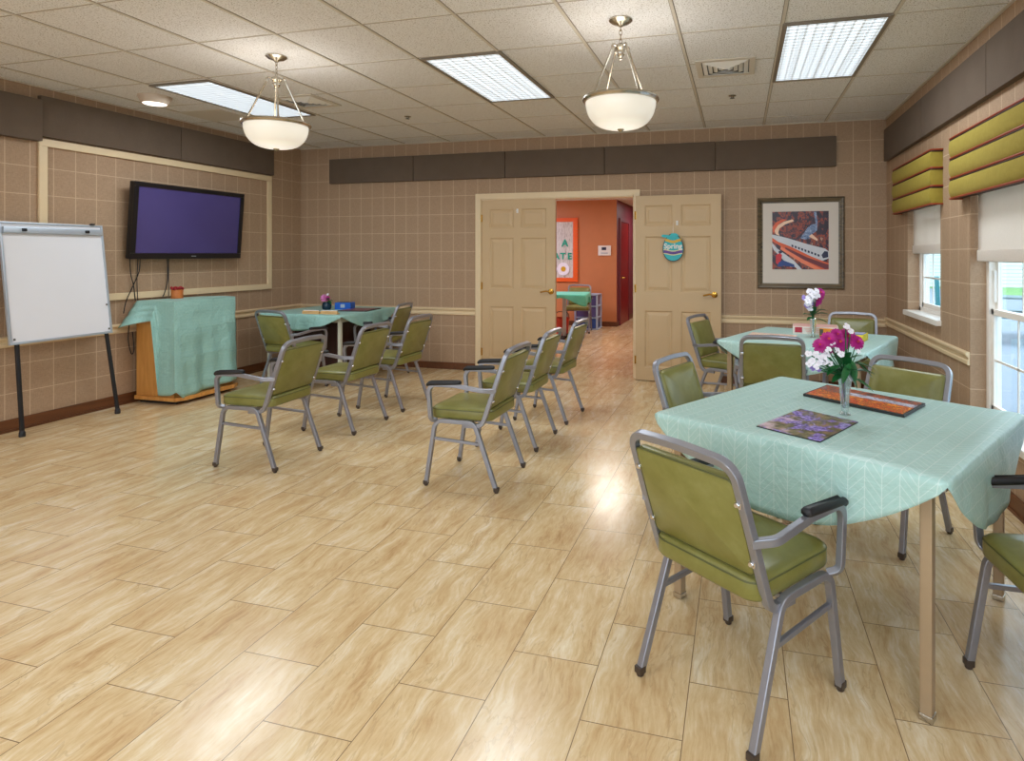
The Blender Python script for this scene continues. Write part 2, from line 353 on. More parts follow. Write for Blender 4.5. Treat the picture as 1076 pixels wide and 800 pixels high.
class MB:
    def __init__(s): s.bm = bmesh.new(); s.uv = None; s.mi = 0; s.T = Matrix.Identity(4)
    def v(s, p): return s.bm.verts.new(s.T @ Vector(p))
    def face(s, vs):
        try:
            f = s.bm.faces.new(vs); f.material_index = s.mi; return f
        except ValueError: return None
    def merge(s, b2):
        mp = {}
        for v in b2.verts: mp[v] = s.v(v.co)
        for f in b2.faces: s.face([mp[v] for v in f.verts])
        b2.free(); return s
    def box(s, c, d, bev=0, rz=0, rx=0, ry=0, seg=2):
        b = bmesh.new(); bmesh.ops.create_cube(b, size=1)
        for v in b.verts: v.co = Vector((v.co.x*d[0], v.co.y*d[1], v.co.z*d[2]))
        if bev: bmesh.ops.bevel(b, geom=b.edges[:], offset=bev, segments=seg, profile=.7, affect='EDGES', clamp_overlap=True)
        m = Matrix.Translation(c) @ Matrix.Rotation(rz, 4, 'Z') @ Matrix.Rotation(ry, 4, 'Y') @ Matrix.Rotation(rx, 4, 'X')
        bmesh.ops.transform(b, matrix=m, verts=b.verts[:]); return s.merge(b)
    def span(s, a, b, bev=0):
        return s.box([(p+q)/2 for p, q in zip(a, b)], [abs(q-p) for p, q in zip(a, b)], bev)
    def sweep(s, path, sec, closed=False, up=(0, 0, 1), cap=True):
        P = [Vector(p) for p in path]; n = len(P); rings = []
        N = None
        for i in range(n):
            if closed: t = (P[(i+1) % n]-P[i-1]).normalized()
            else: t = (P[min(i+1, n-1)]-P[max(i-1, 0)]).normalized()
            if N is None:
                u = Vector(up)
                if abs(u.dot(t)) > .95: u = Vector((1, 0, 0)) if abs(t.x) < .9 else Vector((0, 1, 0))
                N = (u - t*u.dot(t)).normalized()
            else: N = (N - t*N.dot(t)).normalized()
            B = t.cross(N)
            # mitre: widen the section across a bend a little
            rings.append([s.v(P[i]+N*y+B*x) for x, y in sec])
        m = len(sec); rng = range(n if closed else n-1)
        for i in rng:
            a, b = rings[i], rings[(i+1) % n]
            for k in range(m): s.face([a[k], a[(k+1) % m], b[(k+1) % m], b[k]])
        if cap and not closed: s.face(rings[0][::-1]); s.face(rings[-1])
        return s
    def tube(s, path, r, n=8, closed=False, up=(0, 0, 1)):
        return s.sweep(path, [(r*math.cos(2*PI*k/n), r*math.sin(2*PI*k/n)) for k in range(n)], closed, up)
    def sqtube(s, path, w, fr=.05, h=None, closed=False, up=(0, 0, 1), n=6):
        h = h or w
        return s.sweep(fillet(path, fr, n, closed), rr(w/2, h/2, min(w, h)*.14, 2), closed, up)
    def lathe(s, prof, n=24, c=(0, 0, 0), a0=0, a1=2*PI):
        rings = []
        for r, z in prof:
            if r < 1e-6: rings.append([s.v((c[0], c[1], c[2]+z))])
            else: rings.append([s.v((c[0]+r*math.cos(2*PI*k/n), c[1]+r*math.sin(2*PI*k/n), c[2]+z)) for k in range(n)])
        for a, b in zip(rings, rings[1:]):
            for k in range(n):
                j = (k+1) % n
                if len(a) == 1 and len(b) == 1: continue
                if len(a) == 1: s.face([a[0], b[j], b[k]])
                elif len(b) == 1: s.face([a[k], a[j], b[0]])
                else: s.face([a[k], a[j], b[j], b[k]])
        return s
    def prism(s, pts, z0, z1):
        a = [s.v((x, y, z0)) for x, y in pts]; b = [s.v((x, y, z1)) for x, y in pts]
        s.face(a[::-1]); s.face(b); n = len(pts)
        for k in range(n): s.face([a[k], a[(k+1) % n], b[(k+1) % n], b[k]])
        return s
    def cushion(s, hx, hy, r, prof, dome=.006, n=6):
        """prof: (inset, z) rows from the bottom up"""
        rings = []
        for ins, z in prof: rings.append([s.v((x, y, z)) for x, y in rr(hx-ins, hy-ins, max(r-ins, .004), n)])
        m = len(rings[0])
        for a, b in zip(rings, rings[1:]):
            for k in range(m): s.face([a[k], a[(k+1) % m], b[(k+1) % m], b[k]])
        s.face(rings[0][::-1])
        ins, z = prof[-1]; prev = rings[-1]
        for f, dz in ((.7, .6), (.35, .9)):
            ring = [s.v((x*f, y*f, z+dome*dz)) for x, y in rr(hx-ins, hy-ins, max(r-ins, .004), n)]
            for k in range(m): s.face([prev[k], prev[(k+1) % m], ring[(k+1) % m], ring[k]])
            prev = ring
        c = s.v((0, 0, z+dome))
        for k in range(m): s.face([prev[k], prev[(k+1) % m], c])
        return s
    def ell(s, c, r, nu=12, nv=8, jit=0):
        rows = []
        for i in range(nv+1):
            a = PI*i/nv
            if i in (0, nv): rows.append([s.v((c[0], c[1], c[2]-r[2]*math.cos(a)))]); continue
            rows.append([s.v((c[0]+r[0]*math.sin(a)*math.cos(2*PI*k/nu)*(1+random.uniform(-jit, jit)), c[1]+r[1]*math.sin(a)*math.sin(2*PI*k/nu)*(1+random.uniform(-jit, jit)), c[2]-r[2]*math.cos(a)*(1+random.uniform(-jit, jit)))) for k in range(nu)])
        for a, b in zip(rows, rows[1:]):
            for k in range(nu):
                j = (k+1) % nu
                if len(a) == 1: s.face([a[0], b[j], b[k]])
                elif len(b) == 1: s.face([a[k], a[j], b[0]])
                else: s.face([a[k], a[j], b[j], b[k]])
        return s
    def build(s, name, mat, parent=None, smooth=False, loc=None, rz=0, norm=True):
        if norm: bmesh.ops.recalc_face_normals(s.bm, faces=s.bm.faces[:])
        me = bpy.data.meshes.new(name); s.bm.to_mesh(me); s.bm.free()
        for m in (mat if isinstance(mat, (list, tuple)) else [mat]): me.materials.append(M[m] if isinstance(m, str) else m)
        o = bpy.data.objects.new(name, me); COL.objects.link(o)
        if parent: o.parent = parent
        if loc: o.location = loc
        o.rotation_euler.z = rz
        if smooth:
            ang = math.radians(38 if smooth is True else smooth)
            me.shade_smooth()
            try: me.set_sharp_from_angle(angle=ang)
            except Exception: pass
        return o

def tag(o, label, cat, group=None, kind=None):
    o['label'] = label; o['category'] = cat
    if group: o['group'] = group
    if kind: o['kind'] = kind
    return o
def thing(name, loc, label, cat, rz=0, group=None):
    o = bpy.data.objects.new(name, None); o.empty_display_size = .1; COL.objects.link(o)
    o.location = loc; o.rotation_euler.z = rz
    return tag(o, label, cat, group)
def struct(o): o['kind'] = 'structure'; return o
def copy_tree(o, parent=None):
    c = o.copy(); COL.objects.link(c); c.parent = parent
    for ch in list(o.children): copy_tree(ch, c)
    return c

XL, XR, YB, H = -5.483, 1.422, 6.645, 2.74
YF = -2.2          # wall behind the camera
# ------------------------------------------------------------------ room shell
fl = MB(); fl.span((XL-.2, YF-.2, -.1), (XR+.0, 15.2, 0)); struct(fl.build('floor', 'floor'))
ce = MB(); ce.span((XL-.2, YF-.2, H), (XR+.2, YB+.1, H+.06)); struct(ce.build('ceiling', 'ceiling'))
gx = [.847-.602*k for k in range(-1, 12)]; gx = [x for x in gx if XL < x < XR]
gy = [3.125+.632*k for k in range(-8, 6)]; gy = [y for y in gy if YF < y < YB]
g = MB()
for x in gx: g.span((x-.009, YF, H-.006), (x+.009, YB, H+.001))
for y in gy: g.span((XL, y-.006, H-.003), (XR, y+.006, H+.001))
g.span((XL, YB-.02, H-.008), (XR, YB, H)); g.span((XL, YF, H-.008), (XL+.02, YB, H)); g.span((XR-.02, YF, H-.008), (XR, YB, H))
struct(g.build('trim_1_ceiling', 'tbar'))
g = MB()
for x in gx: g.span((x-.0125, YF, H-.002), (x+.0125, YB, H+.001))
for y in gy: g.span((XL, y-.0022, H-.0034), (XR, y+.0022, H+.001))
struct(g.build('ceiling_joint_shade', 'joint'))  # dark strips painted in for the shadow lines along the ceiling bars

w = MB(); w.span((XL-.2, YF-.2, 0), (XL, YB+.13, H)); struct(w.build('wall_left', 'wp_x'))
DX0, DX1, DZ = -2.962, -1.128, 2.03
w = MB()
w.span((XL, YB, 0), (DX0, YB+.13, H)); w.span((DX1, YB, 0), (XR+.2, YB+.13, H)); w.span((DX0, YB, DZ), (DX1, YB+.13, H))
struct(w.build('wall_back', 'wp_y'))
W1 = (4.965, 5.86, .885, 2.0); W2 = (2.85, 4.375, .36, 2.0); W3 = (-.6, 1.1, .36, 2.0)
w = MB(); X0, X1 = XR, XR+.16
ys = [YF-.2, W3[0], W3[1], W2[0], W2[1], W1[0], W1[1], YB]
for a, b in ((ys[0], ys[1]), (ys[2], ys[3]), (ys[4], ys[5]), (ys[6], ys[7])): w.span((X0, a, 0), (X1, b, H))
for W in (W1, W2, W3): w.span((X0, W[0], 0), (X1, W[1], W[2])); w.span((X0, W[0], W[3]), (X1, W[1], H))
struct(w.build('wall_right', 'wp_x'))
FW = ((-5.1, -3.1), (-2.7, -.9), (-.5, 1.1))  # large unseen openings, added so more daylight reaches the room
w = MB(); xs = [XL-.2, FW[0][0], FW[0][1], FW[1][0], FW[1][1], FW[2][0], FW[2][1], XR+.16]
for a, b in ((0, 1), (2, 3), (4, 5), (6, 7)): w.span((xs[a], YF-.2, 0), (xs[b], YF, H))
for a, b in FW: w.span((a, YF-.2, 0), (b, YF, .4)); w.span((a, YF-.2, 2.45), (b, YF, H))
struct(w.build('wall_front', 'wp_y'))

# baseboards, chair rails
def rail_profile(): return [(0, -.042), (.010, -.042), (.016, -.034), (.016, -.016), (.009, -.010), (.009, .006), (.014, .012), (.024, .022), (.026, .036), (.018, .042), (0, .042)]
def rail(name, a, b, nrm, z):
    m = MB(); A, B = Vector((a[0], a[1], z)), Vector((b[0], b[1], z)); n = Vector((nrm[0], nrm[1], 0))
    ra = [m.v(A+n*x+Vector((0, 0, y))) for x, y in rail_profile()]; rb = [m.v(B+n*x+Vector((0, 0, y))) for x, y in rail_profile()]
    k = len(ra)
    for i in range(k): m.face([ra[i], ra[(i+1) % k], rb[(i+1) % k], rb[i]])
    m.face(ra[::-1]); m.face(rb); return struct(m.build(name, 'cream'))
rail('trim_1', (XL, YB), (DX0-.075, YB), (0, -1), .695)
rail('trim_2', (DX1+.075, YB), (XR, YB), (0, -1), .690)
rail('trim_3', (XL, YF), (XL, YB), (1, 0), .700)
rail('trim_4', (XR, W2[1]+.004), (XR, YB), (-1, 0), .712)
b = MB(); b.span((XL, YB-.012, 0), (DX0-.075, YB, .082), .003); b.span((DX1+.075, YB-.012, 0), (XR, YB, .082), .003); struct(b.build('baseboard_back', 'base'))
b = MB(); b.span((XL, YF, 0), (XL+.012, YB, .098), .003); b.span((XL, YF, 0), (XL+.02, YB, .02), .004); struct(b.build('baseboard_left', 'base'))
b = MB(); b.span((XR-.012, YF, 0), (XR, YB, .098), .003); b.span((XR-.02, YF, 0), (XR, YB, .02), .004); struct(b.build('baseboard_right', 'base'))
# picture-frame moulding on the left wall
def moulding(name, y0, y1, z0, z1, wd=.062):
    m = MB()
    for a, bb in (((y0, z0), (y1, z0+wd)), ((y0, z1-wd), (y1, z1)), ((y0, z0+wd), (y0+wd, z1-wd)), ((y1-wd, z0+wd), (y1, z1-wd))):
        m.span((XL, a[0], a[1]), (XL+.022, bb[0], bb[1]), .005)
    return struct(m.build(name, 'cream'))
moulding('trim_5', 3.605, 6.12, .965, 2.322)
# door casing
m = MB(); cw = .068
m.span((DX0-cw, YB-.02, 0), (DX0, YB, DZ+cw), .005); m.span((DX1, YB-.02, 0), (DX1+cw, YB, DZ+cw), .005); m.span((DX0, YB-.02, DZ), (DX1, YB, DZ+cw), .005)
m.span((DX0, YB-.005, 0), (DX0+.004, YB+.13, DZ)); m.span((DX1-.012, YB-.005, 0), (DX1, YB+.13, DZ)); m.span((DX0, YB-.005, DZ-.01), (DX1, YB+.13, DZ))
struct(m.build('trim_6', 'cream'))

# ------------------------------------------------------------------ panel doors
def leaf_mesh(mat='door'):
    """leaf in local x 0..w (hinge at 0), y thickness, z 0..h"""
    w_, h_, t_ = .912, 2.012, .044
    m = MB(); cols = ((.10, .40), (.492, .805)); rows = ((.14, .76), (.965, 1.567), (1.68, 1.905))
    xs = [0, cols[0][0], cols[0][1], cols[1][0], cols[1][1], w_]
    for a, b_ in ((0, 1), (2, 3), (4, 5)): m.span((xs[a], 0, 0), (xs[b_], t_, h_))
    zs = [0, rows[0][0], rows[0][1], rows[1][0], rows[1][1], rows[2][0], rows[2][1], h_]
    for c in cols:
        for a, b_ in ((0, 1), (2, 3), (4, 5), (6, 7)): m.span((c[0], 0, zs[a]), (c[1], t_, zs[b_]))
        for r in rows:
            m.span((c[0], .012, r[0]), (c[1], t_-.012, r[1]))
            # bevelled raised field, both faces
            for y, sgn in ((.012, -1), (t_-.012, 1)):
                o = [(c[0]+.022, r[0]+.022), (c[1]-.022, r[0]+.022), (c[1]-.022, r[1]-.022), (c[0]+.022, r[1]-.022)]
                i = [(c[0]+.05, r[0]+.05), (c[1]-.05, r[0]+.05), (c[1]-.05, r[1]-.05), (c[0]+.05, r[1]-.05)]
                vo = [m.v((x, y, z)) for x, z in o]; vi = [m.v((x, y+sgn*.008, z)) for x, z in i]
                for k in range(4): m.face([vo[k], vo[(k+1) % 4], vi[(k+1) % 4], vi[k]])
                m.face(vi)
                # sticking moulding round the recess
                oo = [(c[0], r[0]), (c[1], r[0]), (c[1], r[1]), (c[0], r[1])]; ii = [(c[0]+.014, r[0]+.014), (c[1]-.014, r[0]+.014), (c[1]-.014, r[1]-.014), (c[0]+.014, r[1]-.014)]
                yo = y+sgn*.012
                va = [m.v((x, yo-sgn*.001, z)) for x, z in oo]; vb = [m.v((x, y, z)) for x, z in ii]
                for k in range(4): m.face([va[k], va[(k+1) % 4], vb[(k+1) % 4], vb[k]])
    return m
def lever(parent, x, z, ysurf, sgn, dirx):
    m = MB(); m.T = Matrix.Translation((x, ysurf, z)) @ Matrix.Rotation(PI/2*sgn, 4, 'X')
    m.lathe([(0, 0), (.033, 0), (.033, .006), (.022, .012), (.012, .016), (.012, .045), (.0, .047)], 20)
    m.T = Matrix.Identity(4)
    y = ysurf - sgn*.045
    m.tube(fillet([(x, y+sgn*.012, z), (x, y, z), (x+dirx*.05, y, z+.006), (x+dirx*.115, y, z-.008)], .012), .009, 8)
    m.build('door_handle', 'brass', parent, True)
def knob(parent, x, z, ysurf, sgn):
    m = MB(); m.T = Matrix.Translation((x, ysurf, z)) @ Matrix.Rotation(PI/2*sgn, 4, 'X')
    m.lathe([(0, 0), (.033, 0), (.033, .006), (.016, .012), (.012, .034), (.028, .046), (.03, .058), (.02, .07), (0, .073)], 20)
    m.build('door_handle', 'brass', parent, True)
def hinges(parent, x, y, mat='brass'):
    for z in (.22, 1.0, 1.8):
        m = MB(); m.tube([(x, y, z-.045), (x, y, z+.045)], .007, 8); m.span((x, y, z-.042), (x+.012, y+.006, z+.042)); m.build('hinge', mat, parent, True)
def hook(parent, x, z, y, sgn):
    m = MB(); m.box((x, y-sgn*.004, z), (.022, .008, .05), .003); m.tube(fillet([(x, y-sgn*.008, z+.012), (x, y-sgn*.03, z-.008), (x, y-sgn*.034, z+.008)], .01), .004, 6)
    m.build('hook', 'white', parent, True)
d1 = struct(leaf_mesh().build('door_1', 'door', loc=(DX0+.006, YB+.004, .008)))
lever(d1, .86, .945, 0, 1, -1); hinges(d1, -.003, -.006); hook(d1, .45, 1.88, 0, 1)
d2 = struct(leaf_mesh().build('door_2', 'door', loc=(DX1+.028, YB-.075, .008)))   # swung right back against the wall
d2.rotation_euler.z = math.radians(-1.2)
# this leaf shows its other side: hinge on the left
lever(d2, .845, .945, 0, 1, -1); hinges(d2, -.006, -.004); hook(d2, .452, 1.71, 0, 1)

# ------------------------------------------------------------------ acoustic panels
AG = 'brown acoustic panels along the top of the back wall'
names = ['leftmost brown acoustic panel on the back wall, nearest the left corner', 'brown acoustic panel on the back wall, second from the left end of the row',
         'brown acoustic panel high on the back wall above the closed door leaf', 'brown acoustic panel high on the back wall above the open door leaf', 'rightmost brown acoustic panel on the back wall, above the framed train picture']
xs = [-5.028, -3.839, -2.644, -1.457, -.247, .952]
for i in range(5):
    m = MB(); m.span((xs[i]+.003, YB-.045, 2.276), (xs[i+1]-.003, YB+.002, 2.583), .008); tag(m.build('acoustic_panel', 'acoustic', smooth=True), names[i], 'acoustic panel', AG)
LG = 'brown acoustic panels along the top of the left wall'
for (a, b_, z0, z1, t_, lb) in ((2.38, 3.598, 2.29, 2.625, .07, 'brown acoustic panel on the left wall above the whiteboard, left of the cream moulding'),
                           (3.604, 4.868, 2.335, 2.665, .045, 'brown acoustic panel directly above the left half of the cream wall moulding'),
                           (4.874, 6.13, 2.335, 2.665, .045, 'brown acoustic panel on the left wall nearest the back corner, above the television')):
    m = MB(); m.span((XL-.002, a, z0), (XL+t_, b_, z1), .008); tag(m.build('acoustic_panel', 'acoustic', smooth=True), lb, 'acoustic panel', LG)
RG = 'brown acoustic panels along the top of the right wall'
for (a, b_, lb) in ((5.30, 6.56, 'brown acoustic panel on the right wall nearest the back corner'), (3.996, 5.294, 'brown acoustic panel on the right wall above the gap between the two olive valances'),
                (2.7, 3.99, 'brown acoustic panel on the right wall cut off by the right edge of the photo')):
    m = MB(); m.span((XR-.045, a, 2.298), (XR, b_, 2.61), .008); tag(m.build('acoustic_panel', 'acoustic', smooth=True), lb, 'acoustic panel', RG)

# ------------------------------------------------------------------ windows
def window(n, W, shade_z, split):
    y0, y1, z0, z1 = W; x = XR+.09; f = .045
    m = MB(); m.span((x, y0, z0), (x+.07, y0+f, z1), .004); m.span((x, y1-f, z0), (x+.07, y1, z1), .004); m.span((x, y0, z0), (x+.07, y1, z0+f), .004); m.span((x, y0, z1-f), (x+.07, y1, z1), .004)
    o = struct(m.build('window_%d' % n, 'pvc'))
    ya, yb, zm = y0+f, y1-f, split
    m = MB(); r = .038
    for (a, b_, xx) in ((z0+f, zm+.02, x+.012), (zm-.02, z1-f, x+.036)):
        m.span((xx, ya, a), (xx+.024, ya+r, b_), .003); m.span((xx, yb-r, a), (xx+.024, yb, b_), .003)
        m.span((xx, ya, a), (xx+.024, yb, a+r), .003); m.span((xx, ya, b_-r), (xx+.024, yb, b_), .003)
        nv = 3 if yb-ya > 1 else 2
        for k in range(1, nv+1):
            yy = ya+(yb-ya)*k/(nv+1); m.span((xx+.008, yy-.006, a+r), (xx+.016, yy+.006, b_-r))
        zz = (a+b_)/2; m.span((xx+.008, ya+r, zz-.007), (xx+.016, yb-r, zz+.007))
    m.build('window_sash', 'pvc', o)
    m = MB()
    for a, b_, xx in ((z0+f, zm, x+.024), (zm, z1-f, x+.048)): m.span((xx-.0015, ya+r, a+.02), (xx+.0015, yb-r, b_-.02))
    m.build('window_pane', 'pane', o)
    m = MB(); m.box((x+.006, (ya+yb)/2, zm+.028), (.03, .06, .014), .004); m.box((x+.03, yb-.012, zm+.16), (.02, .03, .2), .004); m.build('window_latch', 'white', o)
    m = MB(); m.span((XR-.035 if n == 1 else XR-.02, y0-.02, z0-.03), (x+.02, y1+.02, z0+.012), .006); m.build('window_sill', 'pvc', o)
    return o
window(1, W1, 1.39, 1.42); window(2, W2, 1.33, 1.02)
if True:
    window(3, W3, 1.33, 1.02)  # out-of-view window, added to bring in extra daylight

# shades and valances
def shade_obj(W, zb, label):
    y0, y1 = W[0]+.01, W[1]-.01; x = XR+.045
    t = thing('roller_shade', (x, (y0+y1)/2, zb), label, 'roller shade', 0, 'cream roller shades')
    hw = (y1-y0)/2; m = MB(); cols_ = 24
    rows_ = [0, .012, .07, .075, .3, 2.0-zb-.03]
    g_ = [[m.v((.004*math.sin(j*.9)*(1 if z > .08 else .3), -hw+2*hw*j/cols_, z)) for j in range(cols_+1)] for z in rows_]
    for a, b_ in zip(g_, g_[1:]):
        for j in range(cols_): m.face([a[j], a[j+1], b_[j+1], b_[j]])
    fb = m.build('shade_fabric', 'shade', t, 60)
    sol = fb.modifiers.new('thick', 'SOLIDIFY'); sol.thickness = .003
    m = MB(); m.box((-.004, 0, .038), (.014, 2*hw, .07), .006); m.build('bottom_bar', 'shade', t, True)
    m = MB(); m.tube([(0, -hw, 2.0-zb-.03), (0, hw, 2.0-zb-.03)], .024, 12); m.build('roller', 'white', t, True)
    return t
shade_obj(W1, 1.385, 'cream roller shade half lowered in the small far window')
shade_obj(W2, 1.335, 'cream roller shade half lowered in the tall window at the right edge')

def valance(y0, y1, label):
    zb, zt, d = 1.745, 2.14, .092
    t = thing('window_valance', (XR, (y0+y1)/2, zb), label, 'valance', 0, 'olive padded window valances')
    hw = (y1-y0)/2; hgt = (zt-zb)/3
    for k in range(3):
        m = MB(); n = 9; prev = None; z0 = k*hgt
        pth = []
        for i in range(n+1):
            a = i/n; bulge = .016*math.sin(PI*a)**.6
            pth.append((z0+.008+a*(hgt-.012), bulge))
        for z, bl in pth:
            e = d-.018+bl
            ring = [m.v((0, -hw+.004, z)), m.v((-e+.02, -hw+.004-bl*.3, z)), m.v((-e+.004, -hw+.008-bl*.3, z)), m.v((-e, -hw+.022, z)), m.v((-e, hw-.022, z)), m.v((-e+.004, hw-.008, z)), m.v((-e+.02, hw-.004, z)), m.v((0, hw-.004, z))]
            if prev:
                for j in range(7): m.face([prev[j], prev[j+1], ring[j+1], ring[j]])
            else: m.face(ring[::-1])
            prev = ring
        m.face(prev)
        m.build('padded_band', 'olive', t, 50)
    for k in range(4):
        z = k*hgt+.002; m = MB()
        m.tube(fillet([(0, -hw, z), (-d+.012, -hw, z), (-d+.012, hw, z), (0, hw, z)], .02, 4), .0065, 8); m.build('welt', 'welt', t, True)
        if k:
            m = MB(); m.tube(fillet([(0, -hw, z-.011), (-d+.014, -hw, z-.011), (-d+.014, hw, z-.011), (0, hw, z-.011)], .02, 4), .005, 8); m.build('dark_welt', 'darkwelt', t, True)
    m = MB(); m.span((-d+.022, -hw+.01, .004), (0, hw-.01, .01)); m.build('underside', 'darkwelt', t)
    return t
valance(4.906, 6.05, 'small olive padded valance with rust piping over the far window')
valance(2.7, 4.508, 'large olive padded valance with rust piping cut off by the right photo edge')

# ------------------------------------------------------------------ ceiling fixtures
TG = 'fluorescent ceiling panels'
def troffer(x, y, label):
    t = thing('ceiling_light', (x, y, H), label, 'ceiling light', 0, TG)
    m = MB()
    for a, b_ in (((-.298, -.612), (-.272, .612)), ((.272, -.612), (.298, .612)), ((-.272, -.612), (.272, -.588)), ((-.272, .588), (.272, .612))):
        m.span((a[0], a[1], -.016), (b_[0], b_[1], -.001), .003)
    m.build('light_frame', 'lightframe', t)
    m = MB(); m.span((-.272, -.588, -.010), (.272, .588, -.004))
    m.build('light_lens', 'lens', t)
    return t
troffer(.545, 4.355, 'fluorescent ceiling panel nearest the right wall, above the olive valances')
troffer(-1.836, 4.375, 'fluorescent ceiling panel in the middle of the ceiling, above the middle row of chairs')
troffer(-4.272, 4.41, 'fluorescent ceiling panel partly behind the left pendant lamp')

def vent(x, y, label):
    t = thing('ceiling_vent', (x, y, H), label, 'vent', 0, 'square ceiling vents')
    m = MB(); s_ = .205
    for k, (o, i, z0, z1) in enumerate(((.205, .165, -.012, -.006),)):
        for a, b_ in (((-o, -o), (o, -i)), ((-o, i), (o, o)), ((-o, -i), (-i, i)), ((i, -i), (o, i))): m.span((a[0], a[1], z0), (b_[0], b_[1], -.001), .002)
    m.build('vent_frame', 'tbar', t)
    m = MB(); m.span((-.165, -.165, -.003), (.165, .165, -.0012)); m.build('vent_throat', 'inkblack', t)
    for k in range(4):
        o = .158-.036*k; i = o-.03; m = MB(); z0, z1 = -.004, -.016-.002*k
        vo = [m.v((sx*o, sy*o, z0)) for sx, sy in ((-1, -1), (1, -1), (1, 1), (-1, 1))]; vi = [m.v((sx*i, sy*i, z1)) for sx, sy in ((-1, -1), (1, -1), (1, 1), (-1, 1))]
        vp = [m.v((sx*i, sy*i, z1-.003)) for sx, sy in ((-1, -1), (1, -1), (1, 1), (-1, 1))]; vq = [m.v((sx*o, sy*o, z0-.003)) for sx, sy in ((-1, -1), (1, -1), (1, 1), (-1, 1))]
        for q in range(4):
            r = (q+1) % 4
            m.face([vo[q], vo[r], vi[r], vi[q]]); m.face([vq[q], vq[r], vp[r], vp[q]]); m.face([vi[q], vi[r], vp[r], vp[q]]); m.face([vo[q], vo[r], vq[r], vq[q]])
        m.build('louvre', 'white', t)
    return t
vent(-.098, 4.51, 'square louvred ceiling vent between the right pendant lamp and the right light panel')
vent(-3.70, 4.56, 'square louvred ceiling vent beside the left pendant lamp')
m = MB(); m.lathe([(.125, 0), (.125, -.008), (.10, -.062), (.09, -.064)], 32)
t = thing('downlight', (-4.865, 4.10, H), 'small round tan downlight on the ceiling near the left wall', 'downlight')
m.build('trim_ring', 'plate', t, True); m = MB(); m.lathe([(.092, -.060), (.08, -.068), (.04, -.074), (0, -.076)], 32); m.build('light_lens', 'downlens', t, True)
m = MB(); m.span((-5.165, 4.60, H-.006), (-4.70, 5.02, H-.001), .002); tag(m.build('ceiling_hatch', 'tbar'), 'square access panel flush in the ceiling beyond the downlight', 'access panel')
def sprinkler(x, y, label):
    t = thing('sprinkler_head', (x, y, H), label, 'sprinkler', 0, 'ceiling sprinkler heads')
    m = MB(); m.lathe([(.032, 0), (.032, -.004), (.012, -.006), (.009, -.012), (0, -.012)], 16); m.build('escutcheon', 'nickel', t, True)
    m = MB(); m.tube([(-.012, 0, -.008), (-.01, 0, -.016), (0, 0, -.022)], .003, 6); m.tube([(.012, 0, -.008), (.01, 0, -.016), (0, 0, -.022)], .003, 6); m.lathe([(0, -.022), (.02, -.023), (.02, -.025), (0, -.025)], 14); m.build('deflector', 'inkblack', t)
sprinkler(-.06, 5.34, 'sprinkler head on the ceiling beyond the right vent')
sprinkler(-3.16, 5.33, 'sprinkler head on the ceiling beyond the left vent')

def pendant(x, y, label):
    t = thing('pendant_lamp', (x, y, H), label, 'pendant lamp', 0, 'bowl pendant lamps')
    m = MB(); m.lathe([(.068, 0), (.068, -.008), (.05, -.022), (.022, -.03), (.012, -.04), (0, -.042)], 28); m.build('canopy', 'nickel', t, True)
    m = MB()
    for k in range(4):      # chain links
        z = -.05-.026*k; pts = []
        for i in range(10):
            a = 2*PI*i/10; q = .008*math.cos(a); pts.append((q if k % 2 else 0, 0 if k % 2 else q, z+.017*math.sin(a)))
        m.tube(pts, .0028, 6, True)
    m.build('chain', 'nickel', t, True)
    m = MB(); m.lathe([(0, -.135), (.012, -.137), (.03, -.15), (.034, -.166), (.022, -.18), (.026, -.19), (.022, -.205), (.008, -.222), (.01, -.232), (0, -.238)], 20)
    for k in range(4):
        a = PI/4+PI/2*k; c_, s_ = math.cos(a), math.sin(a)
        m.tube(fillet([(c_*.02, s_*.02, -.16), (c_*.05, s_*.05, -.148), (c_*.062, s_*.062, -.165), (c_*.052, s_*.052, -.178)], .01), .006, 8)
    m.build('hub', 'nickel', t, True)
    for k in range(4):
        a = PI/4+PI/2*k; c_, s_ = math.cos(a), math.sin(a); m = MB()
        m.tube([(c_*.056, s_*.056, -.168), (c_*.185, s_*.185, -.458)], .006, 8); m.ell((c_*.187, s_*.187, -.455), (.011, .011, .014), 8, 6); m.build('rod', 'nickel', t, True)
    m = MB(); m.lathe([(.200, -.452), (.218, -.456), (.222, -.468), (.214, -.480), (.204, -.482), (.196, -.472), (.200, -.452)], 48); m.build('rim', 'nickel', t, True)
    m = MB(); pr = []
    for i in range(13):
        a = PI/2*i/12; pr.append((.204*math.cos(a)**.62 if i < 12 else 0, -.476-.158*math.sin(a)))
    m.lathe(pr, 48); m.build('glass_bowl', 'bowl', t, True)
    m = MB(); m.lathe([(0, -.628), (.018, -.63), (.02, -.638), (.009, -.648), (0, -.651)], 16); m.build('finial', 'nickel', t, True)
pendant(-3.07, 3.48, 'nickel pendant lamp with a white bowl, hanging near the television side on the left')
pendant(-.665, 3.45, 'nickel pendant lamp with a white bowl, hanging above the open doorway on the right')

